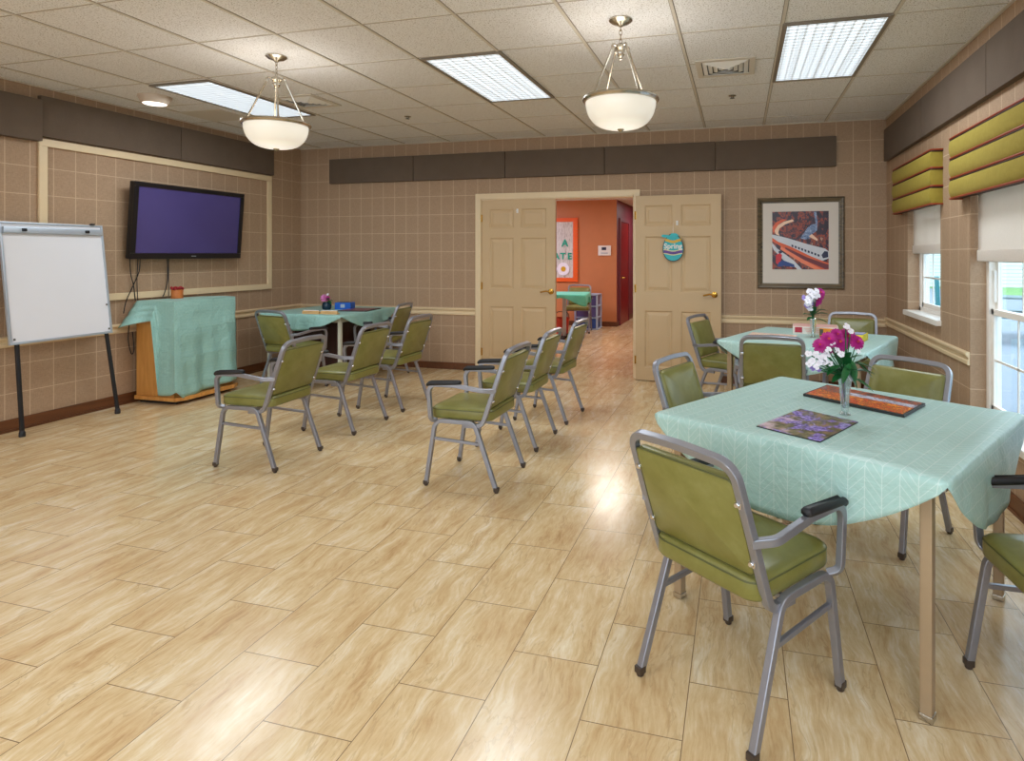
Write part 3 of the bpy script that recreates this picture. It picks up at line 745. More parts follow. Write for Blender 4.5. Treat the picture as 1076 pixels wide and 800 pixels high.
# ------------------------------------------------------------------ chairs
def make_chair(label, group):
    t = thing('armchair', (0, 0, 0), label, 'chair', 0, group)
    W2_ = .213; tw = .0245
    def ang(y, z): return y, z
    for sx in (-1, 1):
        x = sx*W2_
        m = MB(); m.sqtube([(x*1.03, .226, .012), (x*1.0, .168, .392), (x*1.0, -.085, .392), (x*1.03, -.226, .012)], tw, .055, up=(1, 0, 0)); lf = m.build('leg_frame', 'metal', t, 20)
        for y in (.2265, -.2265):
            m = MB(); m.box((x*1.03, y, .021), (.0275, .0275, .022), .003); m.lathe([(0, 0), (.010, 0), (.0125, .004), (.0125, .011), (0, .011)], 14, (x*1.03, y, 0)); m.build('rubber_foot', 'footcap', lf, True)
        m = MB(); m.sqtube([(x*.99, .186, .285), (x*.99, -.138, .268)], .016, .01, up=(1, 0, 0)); m.build('side_stretcher', 'metal', t, 20)
        # arm: from the back upright, out and forward, down to the seat rail
        xo = sx*.243
        m = MB(); m.sqtube([(sx*.206, -.214, .590), (xo, -.165, .592), (xo, .205, .622), (xo, .192, .415), (sx*.218, .150, .397)], [0, .05, .05, .045, 0], None) if False else m.sweep(fillet([(sx*.206, -.216, .588), (xo, -.150, .590), (xo, .020, .612), (xo, .198, .612), (xo, .182, .405), (sx*.214, .158, .392)], [0, .07, .12, .05, .04, 0], 7), rr(.0125, .0105, .0025, 2), False, (sx, 0, 0))
        ar = m.build('arm', 'metal', t, 20)
        m = MB(); m.T = Matrix.Translation((xo, .097, .627))
        pts = rr(.019, .112, .016, 4); rows = ((.004, -.006), (0, 0), (0, .008), (.005, .015), (.011, .018))
        rings = []
        for ins, z in rows: rings.append([m.v((px*(1-ins/.019), py-(ins if py > 0 else -ins), z+(-.022*((py-.06)/.05)**2 if py > .06 else 0))) for px, py in pts])
        k = len(pts)
        for a, b_ in zip(rings, rings[1:]):
            for i in range(k): m.face([a[i], a[(i+1) % k], b_[(i+1) % k], b_[i]])
        m.face(rings[0][::-1]); m.face(rings[-1]); m.build('arm_pad', 'softblack', ar, True)
    # back frame: one bent tube
    def bp(u, x): # u along the back from the seat rail upwards
        return (x, -.132-.300*u*.52, .395+u*.455*1.0)
    hx = .205
    yb = lambda z: -.140-.145*(z-.40)/.42
    m = MB()
    path = [(-hx, -.02, .372), (-hx, -.128, .376), (-hx, yb(.43), .43), (-hx, yb(.60), .60), (-hx+.006, yb(.814), .814), (0, yb(.822), .822), (hx-.006, yb(.814), .814), (hx, yb(.60), .60), (hx, yb(.43), .43), (hx, -.128, .376), (hx, -.02, .372)]
    m.sweep(fillet(path, [0, .05, .05, 0, .055, 1.0, .055, 0, .05, .05, 0], 7), rr(.0125, .0125, .0025, 2), False, (1, 0, 0)); bf = m.build('back_frame', 'metal', t, 20)
    for sx in (-1, 1):
        for z in (.52, .70):
            m = MB(); m.T = Matrix.Translation((sx*.192, yb(z)-.016, z)) @ Matrix.Rotation(PI/2, 4, 'X'); m.lathe([(0, .006), (.006, .005), (.009, .001), (.009, 0)], 10); m.T = Matrix.Identity(4)
            m.box((sx*.194, yb(z)-.013, z), (.022, .005, .018), .002); m.build('screw_clip', 'chrome', bf, True)
    # seat cushion
    m = MB(); m.T = Matrix.Translation((0, .012, 0)); m.cushion(.205, .200, .055, [(.018, .401), (.004, .404), (0, .412), (0, .450), (.003, .460), (.014, .469), (.035, .474)], .012)
    st = m.build('seat', 'vinyl', t, 60)
    m = MB(); m.tube([(x, y+.012, .456) for x, y in rr(.2035, .1985, .055, 6)], .003, 6, True); m.build('piping', 'piping', st, True)
    # back pad
    m = MB(); zc = .626; lean = math.atan(.145/.42)
    m.T = Matrix.Translation((0, yb(zc)+.004, zc)) @ Matrix.Rotation(lean, 4, 'X') @ Matrix.Rotation(-PI/2, 4, 'X')
    m.cushion(.191, .154, .022, [(.006, -.016), (0, -.012), (0, .010), (.004, .018), (.014, .024)], .010)
    bk = m.build('backrest', 'vinyl', t, 60)
    m = MB(); m.T = Matrix.Translation((0, yb(zc)+.004, zc)) @ Matrix.Rotation(lean, 4, 'X') @ Matrix.Rotation(-PI/2, 4, 'X')
    m.tube([(x, y, -.012) for x, y in rr(.191, .154, .022, 5)], .003, 6, True); m.build('piping', 'piping', bk, True)
    m = MB(); m.sqtube([(-W2_, .10, .388), (W2_, .10, .388)], .016, .01); m.sqtube([(-W2_, -.06, .388), (W2_, -.06, .388)], .016, .01); m.build('seat_support', 'metal', t, 20)
    return t
G_L = 'olive vinyl armchairs in the left row facing the television'; G_M = 'olive vinyl armchairs in the middle row facing the television'
G_T = 'olive vinyl armchairs around the left table'; G_N = 'olive vinyl armchairs around the near table'; G_F = 'olive vinyl armchairs around the far table'
def facing(fx, fy): return math.atan2(fy, fx)-PI/2
CH = [
 ((-3.068, 3.420), (-1, -.02), G_L, 'olive armchair of the left row nearest the camera, beside the cloth-draped podium'),
 ((-3.070, 4.245), (-1, 0), G_L, 'middle olive armchair of the left row, its seat in front of the dark table base'),
 ((-3.070, 4.945), (-1, .01), G_L, 'olive armchair at the far end of the left row, nearest the closed door leaf'),
 ((-1.582, 3.480), (-1, .01), G_M, 'front olive armchair of the middle row, standing alone with its whole seat showing'),
 ((-1.597, 4.235), (-1, .01), G_M, 'second olive armchair of the middle row, between two others'),
 ((-1.570, 4.945), (-1, .05), G_M, 'farthest olive armchair of the middle row, seen against the doorway'),
 ((-4.420, 5.250), (.17, .985), G_T, 'olive armchair tucked into the left table, seen from behind beside the podium'),
 ((-3.930, 6.070), (-.966, -.12), G_T, 'olive armchair at the far right side of the left table, against the back wall'),
 ((-.003, 2.018), (.605, .796), G_N, 'large olive armchair in the right foreground, its back towards the camera'),
 ((-.095, 3.215), (.93, -.366), G_N, 'olive armchair at the left side of the near table, mostly hidden by the cloth'),
 ((.690, 3.335), (-.649, -.76), G_N, 'olive armchair behind the near table on the window side, facing the camera'),
 ((.990, 2.095), (-.99, -.12), G_N, 'olive armchair cut off by the right edge of the photo'),
 ((.228, 4.560), (.06, 1), G_F, 'olive armchair pushed into the far table with its back squarely to the camera'),
 ((-.115, 5.500), (.93, -.363), G_F, 'olive armchair left of the far table in front of the open door leaf'),
 ((.980, 5.950), (-.2, -.98), G_F, 'olive armchair behind the far table, against the back wall chair rail'),
]
proto = None
for (x, y), f, grp, lb in CH:
    if proto is None: proto = o = make_chair(lb, grp)
    else: o = copy_tree(proto)
    o.location = (x, y, 0); o.rotation_euler.z = facing(*f); o['label'] = lb; o['group'] = grp

# ------------------------------------------------------------------ tables and cloths
def corners(cx, cy, S, th):
    a = math.radians(th); e1 = Vector((math.cos(a), math.sin(a))); e2 = Vector((-e1.y, e1.x)); q = S/2; c = Vector((cx, cy))
    return [c+q*(i*e1+j*e2) for i, j in ((-1, -1), (1, -1), (1, 1), (-1, 1))]
def table(name, cx, cy, S, th, label, legmat, inset=.07, legw=.034, base=False, group='square dining tables'):
    t = thing(name, (cx, cy, 0), label, 'table', math.radians(th), group)
    h_ = .738; q = S/2
    m = MB(); m.box((0, 0, h_-.016), (S-.008, S-.008, .03), .006); m.build('tabletop', 'tablelam', t)
    m = MB()
    a = q-inset
    for sx, sy, dx, dy in ((0, 1, 2*a, .02), (0, -1, 2*a, .02), (1, 0, .02, 2*a), (-1, 0, .02, 2*a)): m.box((sx*a, sy*a, h_-.055), (dx, dy, .05), .003)
    m.build('apron', legmat, t)
    for sx in (-1, 1):
        for sy in (-1, 1):
            m = MB(); m.box((sx*a, sy*a, (h_-.03+.02)/2), (legw, legw, h_-.05), .004); lg = m.build('leg', legmat, t)
            m = MB(); m.box((sx*a, sy*a, .011), (legw+.005, legw+.005, .022), .004); m.build('ferrule', 'nickel', lg)
    if base:
        m = MB(); m.box((0, 0, .34), (.62, .62, .62), .01); m.box((0, 0, .02), (.68, .68, .04), .006); m.build('pedestal', 'darkwood', t)
    return t
def cloth_obj(cx, cy, S, th, zt, drop, label, mat='cloth', wave=.012, flare=.03, seed=1, phase=0, group='aqua tablecloths', name='tablecloth', rows=9, uvrot=0):
    rnd = random.Random(seed); q = S/2+.004; r = .03; ne = 44
    t_ = MB(); bm = t_.bm; uvl = bm.loops.layers.uv.new('UVMap'); uvs = {}
    per = []      # (x, y, nx, ny, edge, t)
    dirs = [((-1, -1), (1, 0), (0, -1)), ((1, -1), (0, 1), (1, 0)), ((1, 1), (-1, 0), (0, 1)), ((-1, 1), (0, -1), (-1, 0))]
    for e, (c, d, nn) in enumerate(dirs):
        for i in range(ne):
            tt = i/ne; s_ = -q+2*q*tt
            x = c[0]*q + d[0]*2*q*tt; y = c[1]*q + d[1]*2*q*tt; nx, ny = nn
            # round the corner
            dc = min(tt, 1-tt)*2*q
            if dc < r:
                k = (1-dc/r); bx, by = dirs[(e-1) % 4][2] if tt < .5 else dirs[(e+1) % 4][2]
                nx, ny = nn[0]+bx*k*.999, nn[1]+by*k*.999; l = math.hypot(nx, ny); nx /= l; ny /= l
                sh = .3*r*k*k; x -= nx*sh; y -= ny*sh
            per.append((x, y, nx, ny, e, tt))
    n = len(per); ph = [rnd.uniform(0, 6.28) for _ in range(8)]
    a_u = math.radians(uvrot); cu, su = math.cos(a_u), math.sin(a_u)
    def reg(v, u, w): uvs[v] = (cu*u-su*w, su*u+cu*w)
    rings = []
    for f in (.25, .5, .75, .9, .985):
        ring = []
        for x, y, nx, ny, e, tt in per:
            z = zt + .0012*math.sin(9*x*f+ph[0])*math.sin(8*y*f+ph[1])
            v = t_.v((x*f, y*f, z)); reg(v, x*f, y*f); ring.append(v)
        rings.append(ring)
    for k in range(rows+1):
        a = k/rows; ring = []
        for i, (x, y, nx, ny, e, tt) in enumerate(per):
            D = drop(e, tt); z = zt-.004-D*a
            wv = wave*math.sin(tt*17+ph[e]+phase)*math.sin(tt*PI) + .5*wave*math.sin(tt*41+ph[e+4])*math.sin(tt*PI)
            off = .004*min(1, a*6) + a*(flare*(.4+.6*math.sin(tt*PI)) + wv)*min(1, D/.12)
            v = t_.v((x+nx*off, y+ny*off, z)); reg(v, x+nx*D*a, y+ny*D*a); ring.append(v)
        rings.append(ring)
    cv = t_.v((0, 0, zt)); reg(cv, 0, 0)
    for i in range(n): t_.face([cv, rings[0][i], rings[0][(i+1) % n]])
    for a, b_ in zip(rings, rings[1:]):
        for i in range(n): t_.face([a[i], b_[i], b_[(i+1) % n], a[(i+1) % n]])
    for f in bm.faces:
        for l in f.loops: l[uvl].uv = uvs[l.vert]
    o = t_.build(name, mat, None, 60, norm=False)
    o.location = (cx, cy, 0); o.rotation_euler.z = math.radians(th)
    sol = o.modifiers.new('thickness', 'SOLIDIFY'); sol.thickness = .0016; sol.offset = 1
    return tag(o, label, 'tablecloth', group)
def drop_sin(mid, c=.012, p=.9, lob=None):
    def f(e, t): return c + (mid[e] if isinstance(mid, (list, tuple)) else mid)*math.sin(PI*min(max(t, 0), 1))**p
    return f
table('dining_table', .385, 2.62, 1.04, -31, 'near square dining table with tan legs, under the aqua cloth with two puzzle boards', 'tableleg')
cloth_obj(.385, 2.62, 1.04, -31, .742, drop_sin([.24, .25, .22, .22], .012, .85), 'aqua chevron tablecloth on the near table at the right', wave=.006, flare=.004, seed=3, uvrot=0)
table('dining_table', .513, 4.92, 1.03, -22.5, 'far square dining table near the framed train picture, under an aqua cloth', 'tableleg')
cloth_obj(.513, 4.92, 1.03, -22.5, .742, drop_sin(.18, .012), 'aqua chevron tablecloth on the far table below the framed picture', seed=5, uvrot=0)
table('dining_table', -4.525, 5.98, 1.03, 0, 'square table in the left back corner with pale legs around a dark wooden base', 'paleleg', base=True)
cloth_obj(-4.525, 5.98, 1.03, 0, .742, drop_sin(.155, .012), 'aqua tablecloth on the corner table with the blue box and pink flower', 'clothplain', seed=8)

# ------------------------------------------------------------------ things on the tables
def flat_board(name, pts, z0, th, mats, label, cat, border=None):
    c = Vector((sum(p[0] for p in pts)/4, sum(p[1] for p in pts)/4))
    m = MB(); loc = [(p[0]-c.x, p[1]-c.y) for p in pts]
    t = thing(name, (c.x, c.y, z0), label, cat)
    m.prism(loc, 0, th); m.build('board_base', mats[0], t)
    return t, loc, c
TZ = .7440
def quad_from(p0, p1, p3):  # rectangle from three corners
    return [p0, p1, (p1[0]+p3[0]-p0[0], p1[1]+p3[1]-p0[1]), p3]
t, loc, c = flat_board('jigsaw_puzzle', [(.06, 2.327), (.263, 2.184), (.433, 2.480), (.241, 2.632)], TZ, .003, ['inkblack'], 'purple lavender garden jigsaw picture lying flat on the near table', 'jigsaw puzzle')
m = MB(); m.prism([(x*.985, y*.985) for x, y in loc], .003, .0045); m.build('picture_face', 'lav', t)
t, loc, c = flat_board('jigsaw_puzzle', [(.276, 2.885), (.619, 2.601), (.754, 2.829), (.407, 3.113)], TZ, .011, ['inkblack'], 'long orange autumn jigsaw picture on a dark board, behind the near vase', 'jigsaw puzzle')
lo = [Vector(p) for p in loc]
def inset(lo, a0, a1, b0, b1):
    def P(a, b_): return lo[0].lerp(lo[1], a).lerp(lo[3].lerp(lo[2], a), b_)
    return [P(a0, b0), P(a1, b0), P(a1, b1), P(a0, b1)]
m = MB(); m.prism([tuple(p) for p in inset(lo, .02, .98, .04, .52)], .011, .0125); m.build('picture_face', 'autumn', t)
m = MB(); m.prism([tuple(p) for p in inset(lo, .30, .98, .52, .72)], .011, .0125); m.build('picture_sky', 'autumnsky', t)
m = MB(); m.prism([tuple(p) for p in inset(lo, .02, .98, .72, .97)], .011, .0125); m.prism([tuple(p) for p in inset(lo, .02, .30, .52, .72)], .011, .0125); m.build('picture_woods', 'autumndark', t)
t, loc, c = flat_board('jigsaw_puzzle', [(.02, 4.76), (.36, 4.70), (.44, 5.02), (.10, 5.12)], TZ, .003, ['boxwhite'], 'pale pastel jigsaw picture on the far table behind the chair back', 'jigsaw puzzle')
m = MB(); m.prism([(x*.98, y*.98) for x, y in loc], .003, .0045); m.build('picture_face', 'farmat', t)

def petal(m, c, d, up, L, w, curl=.25):
    d = Vector(d).normalized(); up = Vector(up).normalized(); s_ = d.cross(up).normalized(); c = Vector(c)
    pts = [(0, .25, 0), (.4, .8, .5), (.75, 1, .8), (1, .35, 1)]
    prev = None
    for a, ww, k in pts:
        p = c+d*(L*a)+up*(L*curl*(k-k*k*1.6))
        cur = (m.v(p-s_*w*ww/2), m.v(p+s_*w*ww/2))
        if prev: m.face([prev[0], prev[1], cur[1], cur[0]])
        prev = cur
def mum(parent, c, r, mat, nrm, rows=5, n=22, name='bloom', eye=None):
    m = MB(); nrm = Vector(nrm).normalized(); a = nrm.orthogonal().normalized(); b_ = nrm.cross(a)
    for k in range(rows):
        tilt = -.05+.27*k; L = r*(1-.13*k)
        for i in range(n-2*k):
            th = 2*PI*i/(n-2*k)+k*.4+random.uniform(-.1, .1)
            rad = a*math.cos(th)+b_*math.sin(th); d = rad*math.cos(tilt)+nrm*math.sin(tilt)
            up = nrm*math.cos(tilt)-rad*math.sin(tilt)
            petal(m, Vector(c)+nrm*(.0015*k), d, up, L, r*.24, .25)
    o = m.build(name, mat, parent, 80)
    if eye:
        m = MB(); p = Vector(c)+nrm*r*.25; m.ell(p, (r*.22, r*.22, r*.18), 10, 6); m.build('flower_eye', eye, o, True)
    return o
def little(parent, c, r, mat, nrm, name='small_flower'):
    m = MB(); nrm = Vector(nrm).normalized(); a = nrm.orthogonal().normalized(); b_ = nrm.cross(a)
    for i in range(5):
        th = 2*PI*i/5+random.random(); rad = a*math.cos(th)+b_*math.sin(th); petal(m, c, rad*.9+nrm*.35, nrm*.9-rad*.35, r, r*1.0, .3)
    m.ell(Vector(c)+nrm*r*.12, (r*.3,)*3, 8, 5); return m.build(name, mat, parent, 80)
def leafm(m, c, d, L, w):
    d = Vector(d).normalized(); up = Vector((0, 0, 1)); s_ = d.cross(up); s_ = s_.normalized() if s_.length > .01 else Vector((1, 0, 0)); u2 = s_.cross(d)
    prev = None
    for a in (0, .15, .35, .55, .75, .9, 1):
        ww = w*math.sin(PI*min(1, a*.92+.05))**.8; p = Vector(c)+d*(L*a)+Vector((0, 0, -L*.35*a*a))
        cur = (m.v(p-s_*ww/2+u2*ww*.15), m.v(p), m.v(p+s_*ww/2+u2*ww*.15))
        if prev:
            m.face([prev[0], prev[1], cur[1], cur[0]]); m.face([prev[1], prev[2], cur[2], cur[1]])
        prev = cur
def vase_obj(x, y, label, h_=.155, r0=.015, r1=.027):
    t = thing('flower_vase', (x, y, TZ), label, 'vase', 0, 'clear bud vases')
    m = MB(); m.lathe([(0, 0), (r0+.006, 0), (r0+.006, .006), (r0-.002, .014), (r0, .03), (r1-.002, h_-.01), (r1+.001, h_), (r1-.002, h_), (r1-.005, h_-.01), (r0-.003, .03), (0, .024)], 28)
    m.build('glass', 'vaseglass', t, True)
    m = MB(); m.lathe([(r1+.001, h_-.004), (r1+.002, h_), (r1-.002, h_+.001), (r1-.004, h_-.003), (r1+.001, h_-.004)], 28); m.build('lip', 'chrome', t, True)
    return t
CAM_XY = Vector((0, 0))
def bouquet(x, y, z, label, spec, leaves, stems=True):
    """spec: (kind, right, up, away, r) offsets in metres seen from the front"""
    t = thing('flower_bouquet', (x, y, z), label, 'flowers')
    R = Vector((.966, .257, 0)); F = Vector((-.257, .966, 0)); base = Vector((0, 0, -.10))
    sm = MB()
    for kind, dx, dz, dy, r in spec:
        p = R*dx+F*dy+Vector((0, 0, dz)); nrm = (-F*1.0+Vector((0, 0, .55))+R*(dx*4)).normalized()
        sm.tube([base, Vector((0, 0, .0))+p*.12, p*.7, p-nrm*.004], .0022, 5)
        if kind == 'm': mum(t, p, r, 'magenta', nrm, eye='flowereye')
        elif kind == 'p': mum(t, p, r, 'pink', nrm, 3, 9)
        elif kind == 'w': little(t, p, r, 'petalwhite', nrm)
        elif kind == 'l': little(t, p, r, 'lilac', nrm)
    sm.build('stems', 'green', t, True)
    for dx, dz, dy, L, ax, az in leaves:
        m = MB(); leafm(m, R*dx+F*dy+Vector((0, 0, dz)), R*ax+Vector((0, 0, az))-F*.35, L, L*.46); m.build('leaf', 'green', t, 80)
    return t
vase_obj(.404, 2.592, 'clear glass bud vase of magenta and white flowers on the near table', .15)
px = .00377
def P1(x, y): return ((x-888)*px, (398-y)*px)
sp = []
for X, Y, r in ((869, 358, .036), (883, 362, .041), (893, 357, .042), (860, 364, .031), (875, 366, .034), (899, 361, .032), (881, 354, .03)): a, b_ = P1(X, Y); sp.append(('m', a, b_, random.uniform(-.02, .03), r))
for X, Y, r in ((886, 344, .017), (891, 349, .016), (846, 372, .017), (850, 380, .018), (855, 374, .02), (861, 377, .02), (866, 374, .019), (858, 381, .018), (847, 383, .017), (853, 385, .016), (864, 381, .018), (871, 361, .016), (866, 368, .016), (877, 369, .015), (870, 383, .015), (898, 370, .012)): a, b_ = P1(X, Y); sp.append(('w', a, b_, -.03+random.uniform(-.02, .02), r*.82))
for X, Y, r in ((889, 396, .017), (878, 372, .014)): a, b_ = P1(X, Y); sp.append(('w', a, b_, -.05, r))
for X, Y, r in ((852, 388, .012), (858, 389, .012)): a, b_ = P1(X, Y); sp.append(('l', a, b_, -.02, r))
lv = [(-.02, .055, -.04, .075, .35, -.6), (.0, .06, -.045, .07, -.45, -.5), (.025, .065, -.03, .07, .6, -.35), (.01, .07, -.04, .06, .05, -.9), (-.03, .05, -.03, .07, -.8, -.1), (0, .02, -.01, .10, .5, .9), (.005, .03, 0, .10, -.2, 1), (-.01, .02, -.01, .11, -.9, .5), (.01, .02, -.01, .10, .9, .35), (0, .01, -.02, .09, -.6, .1), (.01, 0, -.02, .085, .5, -.1), (0, .05, 0, .09, .1, 1), (-.01, .05, .01, .09, -.6, .8), (.01, .06, .01, .08, .7, .7), (0, .015, -.02, .09, 0, .3), (.02, .05, 0, .09, 1, .2)]
bouquet(.404, 2.592, TZ+.15, 'magenta chrysanthemums and small white blossoms in the near vase', sp, lv)
vase_obj(.544, 4.936, 'clear glass bud vase on the far table below the framed picture', .145)
px = .00728
def P2(x, y): return ((x-854.5)*px, (336-y)*px)
sp = []
for X, Y, r in ((860, 317, .04), (862, 309, .045), (857, 320, .03), (864, 313, .03)): a, b_ = P2(X, Y); sp.append(('m', a, b_, random.uniform(0, .03), r))
for X, Y, r in ((850, 308, .03), (853, 311, .032), (849, 314, .03), (848, 320, .03), (852, 316, .032), (856, 312, .03), (850, 325, .026), (847, 317, .028), (855, 307, .026)): a, b_ = P2(X, Y); sp.append(('w', a, b_, -.03+random.uniform(-.02, .02), r))
for X, Y, r in ((845, 314, .026), (847, 322, .024), (851, 320, .022)): a, b_ = P2(X, Y); sp.append(('l', a, b_, -.02, r))
lv = [(0, .02, -.01, .10, .5, .9), (-.01, .02, 0, .10, -.8, .5), (.01, .03, -.01, .11, 1, .45), (0, .01, -.02, .09, -.5, .1), (.01, 0, -.02, .09, .6, .0), (0, .04, 0, .09, .1, 1), (.02, .06, 0, .09, 1, .4)]
bouquet(.544, 4.936, TZ+.145, 'white, lilac and magenta flowers in the vase on the far table', sp, lv)

def text_mesh(body, size, depth=.001, bold=0):
    cu = bpy.data.curves.new('text', 'FONT'); cu.body = body; cu.size = size; cu.align_x = 'CENTER'; cu.align_y = 'CENTER'; cu.extrude = depth; cu.offset = bold
    o = bpy.data.objects.new('text', cu); COL.objects.link(o)
    dg = bpy.context.evaluated_depsgraph_get(); me = bpy.data.meshes.new_from_object(o.evaluated_get(dg))
    bpy.data.objects.remove(o); return me
def text_obj(name, body, size, mat, parent, matrix, depth=.001, bold=0):
    me = text_mesh(body, size, depth, bold); me.transform(matrix); me.materials.clear(); me.materials.append(M[mat])
    o = bpy.data.objects.new(name, me); COL.objects.link(o); o.parent = parent; return o

# white puzzle box and yellow game box on the far table
t = thing('puzzle_box', (.585, 5.165, TZ), 'long white puzzle box with red print behind the far vase', 'box', math.radians(-6))
m = MB(); m.box((0, .06, .03), (.34, .22, .06), .002); m.build('box_body', 'boxwhite', t)
m = MB(); m.box((-.125, -.0505, .034), (.055, .003, .042)); m.build('cover_picture', 'boxred', t)
for k in range(3):
    m = MB(); m.box((-.055+.004*k, -.0505, .046-.012*k), (.06-.008*k, .003, .004)); m.build('print_line', 'boxpink', t)
    m = MB(); m.box((.04, -.0505, .046-.012*k), (.07, .003, .004)); m.build('print_line', 'boxpink', t)
m = MB(); m.box((.11, -.0505, .03), (.02, .003, .012)); m.build('print_mark', 'navy', t)
m = MB(); m.box((0, .06, .0605), (.33, .21, .002)); m.build('lid_picture', 'boxpink', t)
t = thing('game_box', (.765, 4.865, TZ), 'yellow game box with a blue and white lid corner on the far table', 'box', math.radians(-21))
m = MB(); m.box((0, .02, .025), (.26, .20, .05), .002); m.build('box_body', 'boxyellow', t)
m = MB(); m.box((.085, .03, .051), (.075, .14, .002)); m.build('lid_picture', 'bluebox', t)
for k in range(3):
    m = MB(); m.box((.085, -.01+.04*k, .0525), (.07, .012, .001), rz=.5); m.build('lid_stripe', 'boxwhite', t)
m = MB(); m.box((.075, -.0805, .024), (.055, .002, .03)); m.build('label_patch', 'eggcream', t)
text_obj('number_print', '81', .03, 'inkblack', t, Matrix.Translation((.077, -.082, .024)) @ Matrix.Rotation(PI/2, 4, 'X'))
t = thing('card_box', (.655, 5.06, TZ), 'small grey and orange card box between the white and yellow boxes', 'box', math.radians(-15))
m = MB(); m.box((0, 0, .028), (.10, .035, .056), .002); m.build('box_body', 'orangecard', t); m = MB(); m.box((-.034, -.0175, .03), (.026, .003, .044)); m.build('print_mark', 'greybox', t)

# corner table
t = thing('flower_pot', (-4.60, 6.0, TZ), 'dark blue glass pot with a pink flower on the corner table', 'flower pot')
m = MB(); m.lathe([(0, 0), (.042, 0), (.052, .02), (.054, .05), (.046, .078), (.042, .086), (.038, .084), (.04, .05), (0, .02)], 24); m.build('pot', 'bluepot', t, True)
t = thing('flower_bouquet', (-4.60, 6.0, TZ+.085), 'pink silk flower with green leaves in the blue pot', 'flowers')
m = MB(); m.tube([(0, 0, -.05), (-.01, 0, .02), (-.03, -.01, .05)], .003, 6); m.tube([(0, 0, -.05), (.02, 0, .02), (.03, 0, .04)], .003, 6); m.build('stems', 'green', t, True)
mum(t, (-.032, -.012, .05), .052, 'pink', (-.1, -1, .4), 4, 10); mum(t, (.02, -.012, .045), .036, 'magenta', (.2, -1, .4), 3, 9); little(t, (.03, -.02, .09), .016, 'petalwhite', (0, -1, .4))
for d in ((1, -.2, .3), (.8, -.4, -.1), (.5, -.6, .8)):
    m = MB(); leafm(m, (.02, -.01, .02), d, .085, .035); m.build('leaf', 'green', t, 80)
t = thing('tissue_box', (-4.43, 6.10, TZ), 'bright blue box beside the pink flower on the corner table', 'box', math.radians(10))
m = MB(); m.box((0, 0, .04), (.19, .115, .08), .003); m.build('box_body', 'bluebox', t)
m = MB(); m.box((.0, -.0585, .042), (.05, .002, .04)); m.build('front_print', 'alu', t); m = MB(); m.box((0, 0, .081), (.12, .06, .002), .0008); m.build('lid_opening', 'navy', t)
for (x, y, L, rz, lb) in ((-4.425, 5.53, .20, .06, 'pale wooden tile rack at the front edge of the corner table, left one'), (-4.215, 5.55, .20, .05, 'pale wooden tile rack at the front edge of the corner table, right one')):
    t = thing('tile_rack', (x, y, TZ), lb, 'tile rack', rz, 'wooden tile racks'); m = MB()
    m.prism([(-.025, 0), (.025, 0), (.025, .012), (.004, .014), (-.012, .034), (-.02, .034)], -L/2, L/2)
    m.bm.transform(Matrix.Rotation(PI/2, 4, 'Z') @ Matrix.Rotation(PI/2, 4, 'X'))
    m.build('rack', 'tilewood', t); m = MB(); m.box((0, -.012, .03), (L*.94, .004, .022), .001, rx=-.4); m.build('tiles', 'boxwhite', t)
t = thing('board_game', (-4.20, 6.05, TZ), 'dark board game laid out on the right half of the corner table', 'board game', math.radians(8))
m = MB(); m.box((0, 0, .004), (.34, .38, .008), .002); m.build('game_board', 'inkblack', t); m = MB(); m.box((0, 0, .009), (.30, .34, .002)); m.build('board_print', 'game', t)

# ------------------------------------------------------------------ podium with cloth
px0, px1, py0, py1, ph_ = -5.44, -5.0, 4.40, 5.07, .945
t = thing('podium', ((px0+px1)/2, (py0+py1)/2, 0), 'honey wood podium cabinet under the aqua cloth below the television', 'podium')
cx_, cy_ = (px0+px1)/2, (py0+py1)/2; hx_, hy_ = (px1-px0)/2, (py1-py0)/2
m = MB(); m.box((0, 0, .5), (2*hx_, 2*hy_, .86), .004); m.build('body', 'podwood', t)
m = MB(); m.box((0, 0, .935), (2*hx_+.01, 2*hy_+.02, .02), .004); m.build('top_board', 'podwood', t)
m = MB(); m.prism([(-hx_, -hy_-.02), (hx_+.03, -hy_-.02), (hx_+.075, -hy_+.06), (hx_+.075, hy_-.06), (hx_+.03, hy_+.03), (-hx_, hy_+.03)], .035, .07); m.build('base_board', 'podwood', t)
m = MB(); m.box((0, 0, .0175), (2*hx_-.02, 2*hy_-.06, .035)); m.build('plinth', 'softblack', t)
